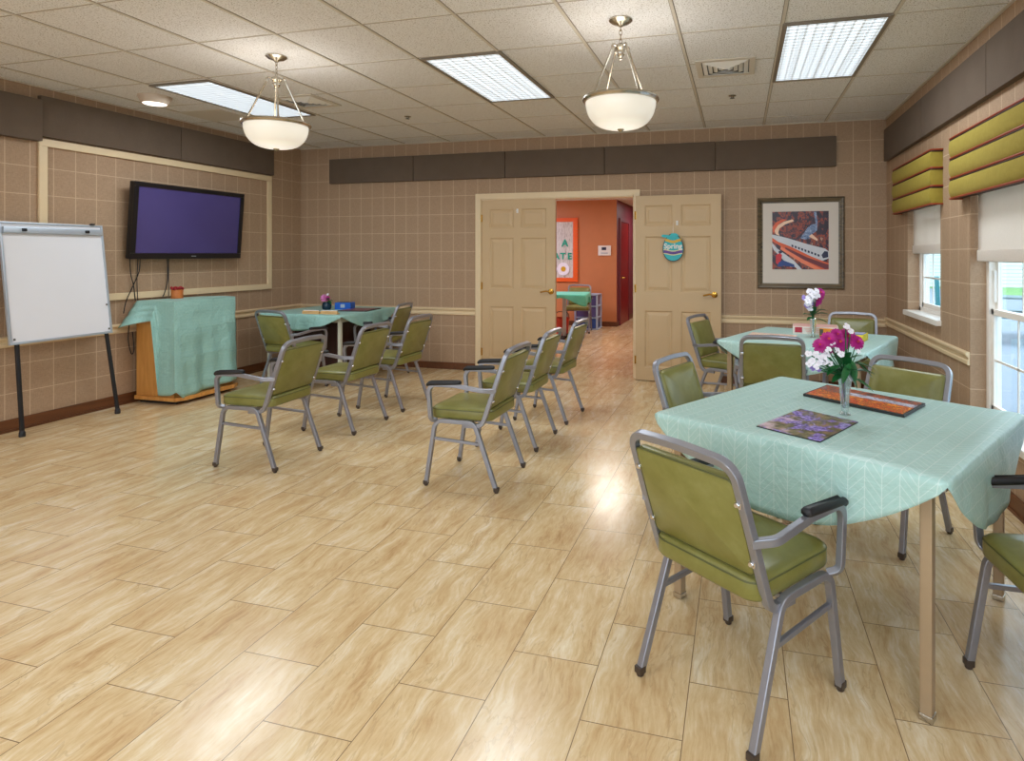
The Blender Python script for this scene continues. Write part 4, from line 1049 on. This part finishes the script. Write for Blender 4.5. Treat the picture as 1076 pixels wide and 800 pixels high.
def podium_cloth():
    m = MB(); bm = m.bm; uvl = bm.loops.layers.uv.new('UVMap'); uv = {}
    x0, x1, y0, y1, z = px0+.02, px1+.012, py0-.012, py1+.012, .949
    R = random.Random(4)
    # perimeter path: back-left -> left edge -> front-left corner -> front edge -> front-right corner -> right edge to back-right
    per = []
    nl, nf = 16, 40
    for i in range(nl): per.append((x0+(x1-x0)*i/nl, y0, (0, -1), 'L', i/nl))
    for i in range(nf): per.append((x1, y0+(y1-y0)*i/nf, (1, 0), 'F', i/nf))
    for i in range(nl+1): per.append((x1-(x1-x0)*i/nl, y1, (0, 1), 'R', i/nl))
    rows = 26; grid = []
    for k in range(rows+1):
        a = k/rows; ring = []
        for (x, y, nn, side, tt) in per:
            nx, ny = nn
            if side == 'L':
                D = .165 + (.07*(1-tt)**3) + (.0 if tt < .72 else (tt-.72)/.28*.0)
                fl_ = .05+.10*(1-tt)**2; wv = .025*math.sin(tt*9+1)
                if tt > .6: D = .86; fl_ = .012; wv *= .3
            elif side == 'F':
                D = .885 - .05*tt; fl_ = .035; wv = .018*math.sin(tt*8.5+.6)+.009*math.sin(tt*23+1.)
                if tt < .03: nx, ny = nx*.8, -.5; D -= .06
            else:
                D = .80-.1*tt; fl_ = .02; wv = .014*math.sin(tt*11)
            off = (.003+a*fl_+wv*min(1, a*1.6)*(.4+.6*a)); zz = z-.003*min(1, a*30)-D*a
            zz += .004*math.sin(5*tt+9*a)
            crease = .004*math.sin(a*21+tt*2)*min(1, a*4)
            v = m.v((x+nx*(off+crease), y+ny*(off+crease), zz)); uv[v] = (x*1+nx*D*a + (0), y+ny*D*a); ring.append(v)
        grid.append(ring)
    n = len(per)
    for a, b_ in zip(grid, grid[1:]):
        for i in range(n-1): m.face([a[i], b_[i], b_[i+1], a[i+1]])
    top = grid[0]
    # top sheet: strips from the left edge to the right edge
    L = top[0:nl+1]; Rg = top[nl+nf:][::-1]
    L = top[0:nl]+[top[nl]]; Rr = list(reversed(top[nl+nf:nl+nf+nl+1]))
    for i in range(nl): m.face([L[i], L[i+1], Rr[i+1], Rr[i]])
    # front strip closes itself: fan to the front edge
    front = top[nl:nl+nf+1]
    m.face(front)
    for f in bm.faces:
        for l in f.loops: l[uvl].uv = uv[l.vert]
    o = m.build('tablecloth', 'clothplain', None, 60)
    s_ = o.modifiers.new('thickness', 'SOLIDIFY'); s_.thickness = .0016; s_.offset = 0
    tag(o, 'creased aqua cloth draped over the wooden podium below the television', 'tablecloth', 'aqua tablecloths')
podium_cloth()
t = thing('pencil_cup', (-5.30, 4.70, .951), 'small orange wooden cup with a red fringe on the draped podium', 'cup')
m = MB(); m.lathe([(0, 0), (.05, 0), (.052, .004), (.05, .05), (.052, .085), (.046, .085), (.046, .01), (0, .01)], 24); m.build('cup', 'terracotta', t, True)
for k in range(18):
    a = 2*PI*k/18; m = MB(); r_ = .047 if k % 2 else .03
    m.ell((r_*math.cos(a), r_*math.sin(a), .092+.006*(k % 3)), (.012, .012, .014), 7, 5, .2); m.build('fringe_tuft', 'redfringe', t, True)

# ------------------------------------------------------------------ television and cables
t = thing('television', (XL, 4.925, 1.695), 'black flat-screen television mounted on the left wall inside the cream moulding', 'television')
Tm = Matrix.Translation((.115, 0, 0)) @ Matrix.Rotation(math.radians(4.5), 4, 'Y')
hw, hh = .632, .358
m = MB(); m.box((.012, 0, .0), (.024, .30, .42), .002); m.build('mounting_board', 'darkwood', t)
m = MB(); m.box((.052, 0, .02), (.06, .22, .24), .004); m.build('wall_bracket', 'softblack', t)
m = MB(); m.T = Tm; m.box((-.02, 0, 0), (.05, 2*hw, 2*hh), .012); m.build('casing', 'black', t, True)
m = MB(); m.T = Tm
for a, b_ in (((-hw, hh-.042), (hw, hh)), ((-hw, -hh), (hw, -hh+.055)), ((-hw, -hh+.055), (-hw+.045, hh-.042)), ((hw-.045, -hh+.055), (hw, hh-.042))): m.span((.003, a[0], a[1]), (.018, b_[0], b_[1]), .004)
m.build('bezel', 'black', t, True)
m = MB(); m.T = Tm; m.span((.004, -hw+.043, -hh+.053), (.008, hw-.043, hh-.04)); m.build('screen', 'screen', t)
m = MB(); m.T = Tm; m.box((.0185, .03, -hh+.026), (.001, .055, .007)); m.build('maker_mark', 'alu', t)
def cable(pts, lb, r=.0045):
    P = [Vector(p) for p in pts]; Q = []
    for i in range(len(P)-1):
        p0, p1, p2, p3 = P[max(i-1, 0)], P[i], P[i+1], P[min(i+2, len(P)-1)]
        for k in range(6):
            u = k/6; Q.append(.5*((2*p1)+(p2-p0)*u+(2*p0-5*p1+4*p2-p3)*u*u+(3*p1-p0-3*p2+p3)*u**3))
    Q.append(P[-1]); m = MB(); m.tube(Q, r, 6); tag(m.build('power_cable', 'softblack', None, True), lb, 'cable', 'black cables hanging below the television')
xw = XL+.026
cable([(xw, 4.35, 1.36), (xw, 4.36, 1.2), (xw, 4.385, 1.1), (xw, 4.40, .98), (xw, 4.41, .90)], 'straight black cable hanging left below the television, leftmost at the top')
cable([(xw, 4.45, 1.36), (xw, 4.44, 1.22), (xw+.01, 4.37, 1.08), (xw+.02, 4.30, .95), (xw+.015, 4.28, .84)], 'black cable swinging down to the left beside the podium')
cable([(xw, 4.43, 1.36), (xw, 4.42, 1.15), (xw, 4.425, .99), (xw, 4.43, .90)], 'thin black cable hanging between the two other left cables', .0035)
cable([(xw, 4.73, 1.36), (xw, 4.735, 1.2), (xw, 4.73, 1.1), (xw, 4.70, 1.0), (xw, 4.68, .965)], 'black cable hanging behind the orange cup on the podium')
cable([(xw, 4.745, 1.36), (xw, 4.745, 1.15), (xw, 4.745, .97)], 'straight black cable right of the one behind the orange cup', .0035)
cable([(-5.455, 4.35, .78), (-5.45, 4.33, .6), (-5.45, 4.36, .46), (-5.45, 4.385, .5), (-5.45, 4.37, .66)], 'loop of black cable hanging between the wall and the podium side')

# ------------------------------------------------------------------ whiteboard easel
t = thing('flip_chart_easel', (-5.25, 3.68, 0), 'white flip chart board on a black two-legged easel against the left wall', 'whiteboard')
# board plane: bottom (x -.05, z .70), top (x -.17, z 1.63)
bx0, bz0, bx1, bz1 = -.045, .695, -.165, 1.632
tilt = math.atan2(bx1-bx0, bz1-bz0); Lb = math.hypot(bx1-bx0, bz1-bz0)
Tb = Matrix.Translation((bx0, 0, bz0)) @ Matrix.Rotation(tilt, 4, 'Y'); hw = .385
m = MB(); m.T = Tb; m.span((-.012, -hw+.005, .005), (.0, hw-.005, Lb-.005)); m.build('writing_surface', 'board', t)
m = MB(); m.T = Tb
for a, b_ in (((-hw, 0), (hw, .018)), ((-hw, Lb-.016), (hw, Lb)), ((-hw, .018), (-hw+.016, Lb-.016)), ((hw-.016, .018), (hw, Lb-.016))): m.span((-.016, a[0], a[1]), (.007, b_[0], b_[1]), .003)
m.build('board_frame', 'alu', t, True)
m = MB(); m.T = Tb; m.box((.014, 0, Lb-.065), (.022, 2*hw-.03, .05), .008); cl = m.build('paper_clamp', 'alu', t, True)
for y in (-.235, .235):
    m = MB(); m.T = Tb; m.lathe([(0, 0), (.001, 0)], 6) if False else m.box((.03, y, Lb-.065), (.018, .03, .024), .006); m.build('clamp_knob', 'black', cl, True)
for y, z in ((hw-.03, .25), (hw-.03, .04), (-hw+.03, .04)):
    m = MB(); m.T = Tb; m.box((.008, y, z), (.006, .012, .016), .002); m.build('corner_stud', 'greybox', t, True)
m = MB(); m.T = Tb; m.box((.004, .30, Lb+.006), (.03, .03, .012), .003); m.build('top_clip', 'black', t, True)
for sy, yf, yt in ((-1, -.335, -.30), (1, .365, .27)):
    A = Vector((.005 if sy < 0 else .04, yf, .03)); Bv = Vector((bx0-.022, yf*.97 if sy < 0 else yf*.96, bz0)); top = Vector((bx1-.03, yt, bz1-.12))
    m = MB(); m.sqtube([A, Bv, top], .026, .01, .02); lg = m.build('leg', 'softblack', t, True)
    m = MB(); m.lathe([(0, 0), (.019, 0), (.021, .006), (.02, .035), (.014, .045), (0, .045)], 14, (A.x, A.y, 0)); m.build('rubber_foot', 'softblack', lg, True)

# ------------------------------------------------------------------ framed picture
t = thing('framed_picture', (.605, YB, 1.497), 'framed poster of an orange train in a rocky canyon on the back wall', 'framed picture')
hw, hh = .424, .472
m = MB(); fr = .055
def frame_piece(m, a, b_, na, nb):   # mitred moulding
    pass
prof = [(0, 0), (0, -.022), (.012, -.030), (.026, -.026), (.040, -.016), (.055, -.014), (.055, 0)]
rings = []
for (sx, sy) in ((-1, -1), (1, -1), (1, 1), (-1, 1)): rings.append([m.v((sx*(hw-i), d, sy*(hh-i))) for i, d in prof])
for k in range(4):
    a, b_ = rings[k], rings[(k+1) % 4]
    for j in range(len(prof)): m.face([a[j], a[(j+1) % len(prof)], b_[(j+1) % len(prof)], b_[j]])
m.build('picture_frame', 'frame', t)
m = MB(); m.span((-hw+.05, -.012, -hh+.05), (hw-.05, -.004, hh-.05)); m.build('mount_card', 'mount', t)
iw, ih = .275, .300; oz = .028; ox = 0.0
m = MB(); m.span((-iw, -.0135, oz-ih), (iw, -.011, oz+ih)); pr_ = m.build('art_print', 'rocks', t)
layer = [0]
def ink(name, mat, pts):
    layer[0] += 1; y = -.0136-.00012*layer[0]; m = MB()
    q = [(((x-180)/383*2-1)*iw, oz+(1-(yy-203)/402*2)*ih) for x, yy in pts]
    vs = [m.v((x, y, z)) for x, z in q]; m.face(vs); m.build(name, mat, pr_)
ink('print_river', 'river', [(372, 388), (400, 350), (420, 318), (450, 295), (488, 290), (486, 335), (455, 362), (438, 390), (405, 398)])
ink('print_bank', 'rockbank', [(290, 300), (340, 270), (420, 262), (425, 310), (385, 350), (340, 392), (270, 380), (225, 345), (240, 300)])
ink('print_track', 'peach', [(203, 360), (196, 335), (215, 300), (262, 272), (320, 258), (330, 270), (270, 292), (230, 320), (222, 350), (232, 372)])
ink('print_train_curve', 'trainorange', [(182, 345), (184, 310), (205, 278), (250, 255), (285, 258), (225, 290), (198, 330), (196, 350)])
ink('print_waterfall', 'river', [(462, 208), (480, 206), (490, 290), (476, 292)])
ink('print_bridge', 'peach', [(430, 378), (450, 360), (490, 396), (488, 410)])
ink('print_road', 'trainwhite', [(180, 420), (215, 460), (330, 545), (385, 605), (320, 605), (190, 470), (180, 445)])
ink('print_train_roof', 'trainwhite', [(180, 362), (225, 372), (300, 392), (420, 430), (540, 462), (563, 480), (563, 528), (520, 545), (440, 512), (310, 448), (220, 412), (180, 384)])
ink('print_train_side', 'trainorange', [(180, 384), (220, 412), (310, 448), (440, 512), (520, 545), (563, 560), (563, 605), (500, 605), (380, 540), (240, 445), (180, 408)])
ink('print_train_stripe', 'trainmaroon', [(270, 450), (420, 522), (563, 572), (563, 600), (540, 602), (400, 540), (270, 465)])
ink('print_train_lower', 'traincoral', [(240, 445), (300, 482), (400, 540), (515, 603), (470, 605), (380, 560), (235, 465)])
for k in range(9):
    x = 312+k*22; y = 432+k*8.2; ink('print_window', 'navy', [(x, y), (x+14, y+5), (x+13, y+20), (x+1, y+15)])
ink('print_train_front', 'navy', [(515, 505), (535, 478), (558, 482), (560, 520), (525, 528)])
ink('print_shirt', 'redshirt', [(205, 505), (232, 492), (248, 505), (240, 545), (222, 575), (205, 560)])
ink('print_hair', 'navy', [(224, 478), (244, 474), (250, 488), (236, 496), (224, 490)])
ink('print_jeans', 'denim', [(222, 560), (250, 540), (330, 570), (335, 590), (260, 580), (215, 590)])
ink('print_ground', 'rockbank', [(182, 560), (215, 585), (340, 590), (350, 605), (180, 605)])

# ------------------------------------------------------------------ egg sign on the open door leaf
t = thing('egg_sign', (-.688, YB-.108, 1.455), 'teal striped egg sign reading Spring on the open door leaf', 'sign', math.radians(-1.2))
def egg_r(a): # a from top
    return .112*(math.sin(a)) * (1+.10*math.cos(a+PI)*1.0)
def eggpts(k=1, n=40): 
    out = []
    for i in range(n):
        a = 2*PI*i/n; z = .152*math.cos(a); x = .112*math.sin(a)*(1-.12*math.cos(a)); out.append((x*k, z*k))
    return out
def yplate(name, pts, y, th, mat, par):
    m = MB(); a = [m.v((x, y, z)) for x, z in pts]; b_ = [m.v((x, y-th, z)) for x, z in pts]; n = len(pts)
    m.face(a); m.face(b_[::-1])
    for k in range(n): m.face([a[k], a[(k+1) % n], b_[(k+1) % n], b_[k]])
    return m.build(name, mat, par)
yplate('egg_outline', eggpts(1), 0, .008, 'eggdark', t); yplate('egg_face', eggpts(.93), -.008, .003, 'eggteal', t)
def band(name, mat, zc, hgt, amp, y):
    pts = []; n = 24
    def w_(z): 
        c_ = max(-1, min(1, z/.1414)); return .104*math.sqrt(max(0, 1-c_*c_))*(1-.12*c_)
    w0 = w_(zc)*.99
    up = []; dn = []
    for i in range(n+1):
        x = -w0+2*w0*i/n; o = amp*math.cos(x/w0*PI); up.append((x, zc+hgt/2-o)); dn.append((x, zc-hgt/2-o))
    yplate(name, up+dn[::-1], y, .002, mat, t)
band('mustard_band', 'eggmustard', .070, .030, -.010*-1, -.011)
band('cream_band', 'eggcream', -.052, .052, .008, -.011); band('purple_band', 'eggpurple', -.052, .030, .008, -.013)
yplate('bow_ribbon', [(-.035, .125), (-.06, .135), (-.115, .138), (-.125, .118), (-.095, .105), (-.045, .108)], -.011, .006, 'eggteal', t)
yplate('bow_ribbon', [(-.04, .12), (-.02, .150), (.03, .152), (.06, .13), (.03, .105), (0, .092), (-.03, .105)], -.012, .006, 'eggteal', t)
text_obj('sign_lettering', 'Spring', .078, 'boxwhite', t, Matrix.Translation((0, -.014, .012)) @ Matrix.Rotation(PI/2, 4, 'X'), .0015, .002)
m = MB(); m.tube([(-.004, -.006, .14), (0, -.012, .262), (.004, -.006, .14)], .0012, 5); m.build('hanging_loop', 'white', t)

# ------------------------------------------------------------------ hallway beyond the doors
HY = 11.36; HX = -2.267; HC = 2.43
m = MB(); m.span((-6.4, HY, 0), (HX, HY+.12, HC)); struct(m.build('wall_hall_back', 'orangewall'))
m = MB(); m.span((HX-.12, HY+.12, 0), (HX, 15, HC)); m.span((HX-.001, HY, 0), (HX+.002, HY+.2, HC)); struct(m.build('wall_hall_corridor', 'redwall'))
m = MB(); m.span((HX-.2, 15, 0), (.2, 15.12, HC)); struct(m.build('wall_hall_end', 'redwall'))
m = MB(); m.span((-.6, YB+.13, 0), (-.5, 15, HC)); struct(m.build('wall_hall_right', 'orangewall'))
m = MB(); m.span((-6.5, YB+.13, 0), (-6.4, HY+.12, HC)); struct(m.build('wall_hall_left', 'orangewall'))
m = MB(); m.span((-6.5, YB+.13, HC), (.2, 15.1, HC+.05)); struct(m.build('ceiling_hall', 'ceiling'))
m = MB(); m.span((-6.4, YB+.13, 0), (DX0, YB+.14, HC)); m.span((DX1, YB+.13, 0), (-.5, YB+.14, HC)); m.span((DX0, YB+.13, DZ), (DX1, YB+.14, HC)); struct(m.build('wall_hall_front', 'orangewall'))
m = MB(); m.span((-6.4, HY-.012, 0), (HX, HY, .09), .003); m.span((HX, HY, 0), (HX+.012, 11.56, .09), .003); m.span((HX, 12.58, 0), (HX+.012, 15, .09), .003); struct(m.build('baseboard_hall', 'base'))
m = MB(); m.span((HX, 11.62, .005), (HX+.022, 12.50, 2.02), .003); d3 = struct(m.build('door_3', 'reddoor'))
m = MB()
for a, b_ in (((11.55, 0), (11.62, 2.09)), ((12.50, 0), (12.57, 2.09)), ((11.62, 2.02), (12.50, 2.09))): m.span((HX, a[0], a[1]), (HX+.035, b_[0], b_[1]), .004)
struct(m.build('trim_7', 'redwall'))
m = MB(); m.box((HX+.028, 11.76, .92), (.012, .05, .05), .004); m.tube([(HX+.03, 11.76, .92), (HX+.075, 11.76, .92), (HX+.075, 11.90, .915)], .01, 8); m.build('door_handle', 'brass', d3, True)
for yy, lb in ((9.2, 'warm ceiling light in the hallway beyond the doorway'),):
    t = thing('ceiling_light', (-1.95, yy, HC), lb, 'ceiling light')
    m = MB(); m.span((-.3, -.3, -.02), (.3, .3, -.001), .003); m.build('light_frame', 'tbar', t)
    m = MB(); m.span((-.27, -.27, -.024), (.27, .27, -.019)); m.build('light_lens', emit('hall_lens', (255, 240, 224), 5), t)
t = thing('bulletin_board', (-3.75, HY, 1.47), 'bulletin board with an orange scalloped border on the orange hallway wall', 'bulletin board')
m = MB(); m.span((-.69, -.02, -.61), (.69, 0, .61)); m.build('backing', 'bbpaper', t)
m = MB()
for a, b_ in (((-.70, -.62), (.70, -.545)), ((-.70, .545), (.70, .62)), ((-.70, -.545), (-.625, .545)), ((.625, -.545), (.70, .545))): m.span((a[0], -.032, a[1]), (b_[0], -.005, b_[1]), .004)
for k in range(21):
    z = -.60+.06*k
    for x in (-.70, .70): m.T = Matrix.Translation((x, -.03, z)) @ Matrix.Rotation(PI/2, 4, 'X'); m.lathe([(0, .004), (.028, .004), (.028, -.006), (0, -.006)], 12)
m.T = Matrix.Identity(4); m.build('scalloped_border', 'bborder', t)
RX = Matrix.Rotation(PI/2, 4, 'X')
text_obj('letter', 'A', .19, 'letters', t, Matrix.Translation((.46, -.026, .125)) @ RX, .004, .006)
text_obj('letter', 'A', .17, 'letters', t, Matrix.Translation((.29, -.026, -.13)) @ RX, .004, .006)
text_obj('letter', 'T', .17, 'letters', t, Matrix.Translation((.42, -.026, -.13)) @ RX, .004, .006)
text_obj('letter', 'E', .17, 'letters', t, Matrix.Translation((.555, -.026, -.13)) @ RX, .004, .006)
for x, z in ((.43, -.375), (.18, -.375)):
    m = MB(); m.T = Matrix.Translation((x, -.024, z)) @ RX; m.lathe([(0, .002), (.07, .004), (.12, .012), (.125, .012), (.12, .0), (0, 0)], 24); pl = m.build('paper_plate', 'petalwhite', t, True)
    m = MB(); m.T = Matrix.Translation((x, -.028, z)) @ RX; m.lathe([(0, .004), (.05, .004), (.05, 0), (0, 0)], 16); m.build('plate_centre', 'eggmustard' , pl, True)
t = thing('thermostat', (-2.50, HY, 1.455), 'white thermostat on the orange hallway wall', 'thermostat')
m = MB(); m.box((0, -.015, 0), (.25, .03, .19), .008); m.build('casing', 'white', t, True); m = MB(); m.box((-.01, -.031, .035), (.09, .003, .055)); m.build('display', 'navy', t); m = MB(); m.box((0, -.031, -.05), (.14, .003, .02)); m.build('buttons', 'alu', t)
t = thing('notice_board', (-2.30+.02, 15, 1.0), 'pale notice on the end wall of the hallway, edge on beside the open door', 'notice')
m = MB(); m.span((-.36, -.02, -.42), (.5, 0, .42), .004); m.build('board', 'bbpaper', t)
# hall table
hx, hy = -2.80, 9.62
t = thing('pedestal_table', (hx, hy, 0), 'hallway table on a dark pedestal under a bright teal cloth', 'table', math.radians(8))
m = MB(); m.box((0, 0, .72), (.78, .78, .03), .005); m.build('tabletop', 'tablelam', t)
m = MB(); m.box((0, 0, .37), (.06, .06, .68), .006); m.build('post', 'alu', t)
for a in (0, PI/2):
    m = MB(); m.box((0, 0, .02), (.66, .05, .035), .006, rz=a); m.build('foot', 'softblack', t)
cloth_obj(hx, hy, .78, 8, .739, lambda e, tt: .05+.13*abs(math.cos(PI*tt))**2.2, 'bright teal cloth with a hanging corner on the hallway table', 'hallcloth', wave=.006, flare=.02, seed=11, group=None)
hc = copy_tree(proto); hc.location = (-2.78, 10.42, 0); hc.rotation_euler.z = facing(.15, -1); hc['label'] = 'olive armchair in the hallway behind the teal-covered table'; hc['group'] = 'olive armchair in the hallway'
t = thing('storage_drawers', (-2.72, 10.93, 0), 'three-drawer plastic storage tower with purple drawers in the hallway', 'storage drawers')
m = MB()
for z in (.0, .21, .42, .63): m.span((-.22, -.18, z), (.22, .18, z+.02), .004)
for sx in (-1, 1):
    for sy in (-1, 1): m.box((sx*.205, sy*.165, .325), (.03, .03, .65), .005)
m.build('tower_frame', 'drawerframe', t)
for k in range(3):
    m = MB(); m.span((-.185, -.17, .025+.21*k), (.185, .16, .20+.21*k), .01); dr = m.build('drawer', 'drawerblue' if k == 0 else 'drawer', t); m = MB(); m.box((0, -.178, .17+.21*k), (.12, .02, .02), .004); m.build('drawer_pull', 'drawerframe', dr)
t = thing('tote_bin', (-2.93, 9.93, 0), 'red plastic bin on the hallway floor below the teal-covered table', 'bin')
m = MB(); m.lathe([(0, 0), (.10, 0), (.12, .28), (.13, .285), (.13, .30), (.115, .30), (.095, .012), (0, .012)], 20); m.build('bucket', 'redplastic', t, True)
m = MB(); m.tube(fillet([(-.125, 0, .28), (-.11, 0, .40), (.11, 0, .40), (.125, 0, .28)], .08), .006, 6); m.build('handle', 'softblack', t, True)

# ------------------------------------------------------------------ outdoors
m = MB(); m.span((XR+.16, -8, -.25), (9, 30, -.12)); struct(m.build('patio_ground', 'patio'))
m = MB(); m.span((9, -8, -.25), (40, 60, -.1)); m.span((XR+.16, 30, -.25), (9, 60, -.1)); struct(m.build('lawn_ground', 'grass'))
t = thing('neighbour_house', (9.5, 31, -.1), 'white sided house far outside the windows', 'house')
m = MB(); m.span((-7, 0, 0), (3, 6, 3.4)); m.build('siding_wall', 'siding', t)
m = MB(); m.prism([(-7.4, 3.3), (3.4, 3.3), (3.0, 3.6), (-7, 3.6)], 0, 1); m.bm.transform(Matrix.Rotation(PI/2, 4, 'X') @ Matrix.Translation((0, 0, -6.2)) @ Matrix.Scale(6.6, 4, (0, 0, 1))); m.build('roof', 'greybox', t)
def bush(x, y, r, h_, lb):
    t = thing('garden_tree', (x, y, -.12), lb, 'tree', 0, 'green trees outside the windows')
    m = MB(); m.tube([(0, 0, 0), (.05, 0, h_*.45)], .09, 8); m.build('trunk', 'teakgrey', t, True)
    m = MB()
    for k in range(14):
        a = random.uniform(0, 6.28); q = random.uniform(0, .6)*r; rr_ = r*random.uniform(.35, .6); m.ell((q*math.cos(a), q*math.sin(a), h_*.62+random.uniform(-.3, .35)*h_*.7), (rr_, rr_, rr_*.8), 12, 8, .14)
    m.build('foliage', 'hedge', t)
bush(8.6, 17.5, 1.5, 3.4, 'leafy green tree seen at the right edge of the tall window')
bush(11.5, 22.0, 1.8, 3.6, 'green tree farther back in the tall window'); bush(5.6, 27.0, 1.3, 2.6, 'green shrub tree seen through the small far window')
t = thing('picnic_table', (5.0, 12.2, -.12), 'weathered slatted picnic table on the patio outside the tall window', 'picnic table', math.radians(-25))
for k in range(5):
    m = MB(); m.box((0, -.3+.15*k, .74), (1.6, .135, .035), .004); m.build('top_slat', 'teakgrey', t)
for sy in (-1, 1):
    m = MB(); m.box((0, sy*.72, .44), (1.6, .26, .035), .004); m.build('bench_seat', 'teakgrey', t)
for sx in (-.6, .6):
    for sy in (-1, 1):
        m = MB(); m.sqtube([(sx, sy*.62, .0), (sx, sy*.2, .72)], .07, .02); m.build('leg', 'teakgrey', t)
    m = MB(); m.box((sx, 0, .40), (.06, 1.6, .07), .004); m.build('cross_beam', 'teakgrey', t)
t = thing('patio_chair', (3.55, 11.6, -.12), 'teal slatted patio chair outside the small far window', 'chair', math.radians(150))
m = MB(); m.box((0, 0, .42), (.5, .48, .03), .004); m.build('seat', 'tealpaint', t)
for k in range(5):
    m = MB(); m.box((-.2+.1*k, .24+.04, .78), (.07, .02, .70), .004, rx=-.15); m.build('back_slat', 'tealpaint', t)
for sx in (-1, 1):
    for sy in (-1, 1):
        m = MB(); m.box((sx*.22, sy*.2, .21), (.05, .05, .42), .004); m.build('leg', 'tealpaint', t)
    m = MB(); m.box((sx*.27, .0, .64), (.08, .55, .025), .004); m.box((sx*.27, -.2, .53), (.04, .04, .22)); m.build('arm', 'tealpaint', t)

# ------------------------------------------------------------------ light, camera
w = bpy.data.worlds.new('sky'); sc.world = w; w.use_nodes = True
bg = w.node_tree.nodes['Background']; bg.inputs[0].default_value = (.76, .89, 1.0, 1); bg.inputs[1].default_value = 2.1
for lx in (.545, -1.836, -4.24):      # unseen fill lamps added behind the camera to brighten floor and walls
    for ly in (.6, -1.3):
        la = bpy.data.lights.new('panel_or_fill_lamp', 'AREA'); la.shape = 'RECTANGLE'; la.size = .55; la.size_y = 1.15; la.energy = 8.5; la.color = (.88, .95, 1)
        lo_ = bpy.data.objects.new('panel_or_fill_lamp', la); COL.objects.link(lo_); lo_.location = (lx, ly, H-.02)
for lx, ly in ((.545, 4.355), (-1.836, 4.375), (-4.272, 4.41)):      # the tubes of the three ceiling panels in view
    la = bpy.data.lights.new('panel_or_fill_lamp', 'AREA'); la.shape = 'RECTANGLE'; la.size = .5; la.size_y = 1.1; la.energy = 12; la.color = (.86, .94, 1)
    lo_ = bpy.data.objects.new('panel_or_fill_lamp', la); COL.objects.link(lo_); lo_.location = (lx, ly, H-.014)
for lx, ly, le, lc in ((-4.4, 9.9, 26, (.72, .74, 1)), (-1.95, 9.2, 11, (1, .96, .92)), (-1.4, 12.6, 12, (1, .96, .94))):      # the hall light, plus two unseen lamps added to brighten and tint the hallway
    la = bpy.data.lights.new('hall_or_fill_lamp', 'AREA'); la.size = .5; la.energy = le; la.color = lc
    lo_ = bpy.data.objects.new('hall_or_fill_lamp', la); COL.objects.link(lo_); lo_.location = (lx, ly, HC-.03)
for lx, ly in ((-3.07, 3.48), (-.665, 3.45)):      # bulbs of the two pendant bowls
    la = bpy.data.lights.new('pendant_bulb', 'POINT'); la.energy = 2.0; la.color = (.96, .96, 1); la.shadow_soft_size = .05
    lo_ = bpy.data.objects.new('pendant_bulb', la); COL.objects.link(lo_); lo_.location = (lx, ly, H-.52)
cam = bpy.data.cameras.new('camera'); co = bpy.data.objects.new('camera', cam); COL.objects.link(co)
co.location = (0, 0, 1.38); co.rotation_euler = (PI/2, 0, .2598)
cam.sensor_width = 36; cam.lens = 636.17/1076*36; cam.shift_x = -70/1076; cam.shift_y = -(400-267.46)/1076; cam.clip_start = .05; cam.clip_end = 200
sc.camera = co
sc.view_settings.view_transform = 'Standard'; sc.view_settings.look = 'None'; sc.view_settings.gamma = 1; sc.view_settings.exposure = 1.0
try: sc.view_settings.use_curve_mapping = False
except Exception: pass
cy = sc.cycles
cy.use_denoising = True; cy.max_bounces = 10; cy.diffuse_bounces = 6; cy.glossy_bounces = 4; cy.transmission_bounces = 6; cy.transparent_max_bounces = 12
cy.sample_clamp_indirect = 8; cy.caustics_reflective = False; cy.caustics_refractive = False
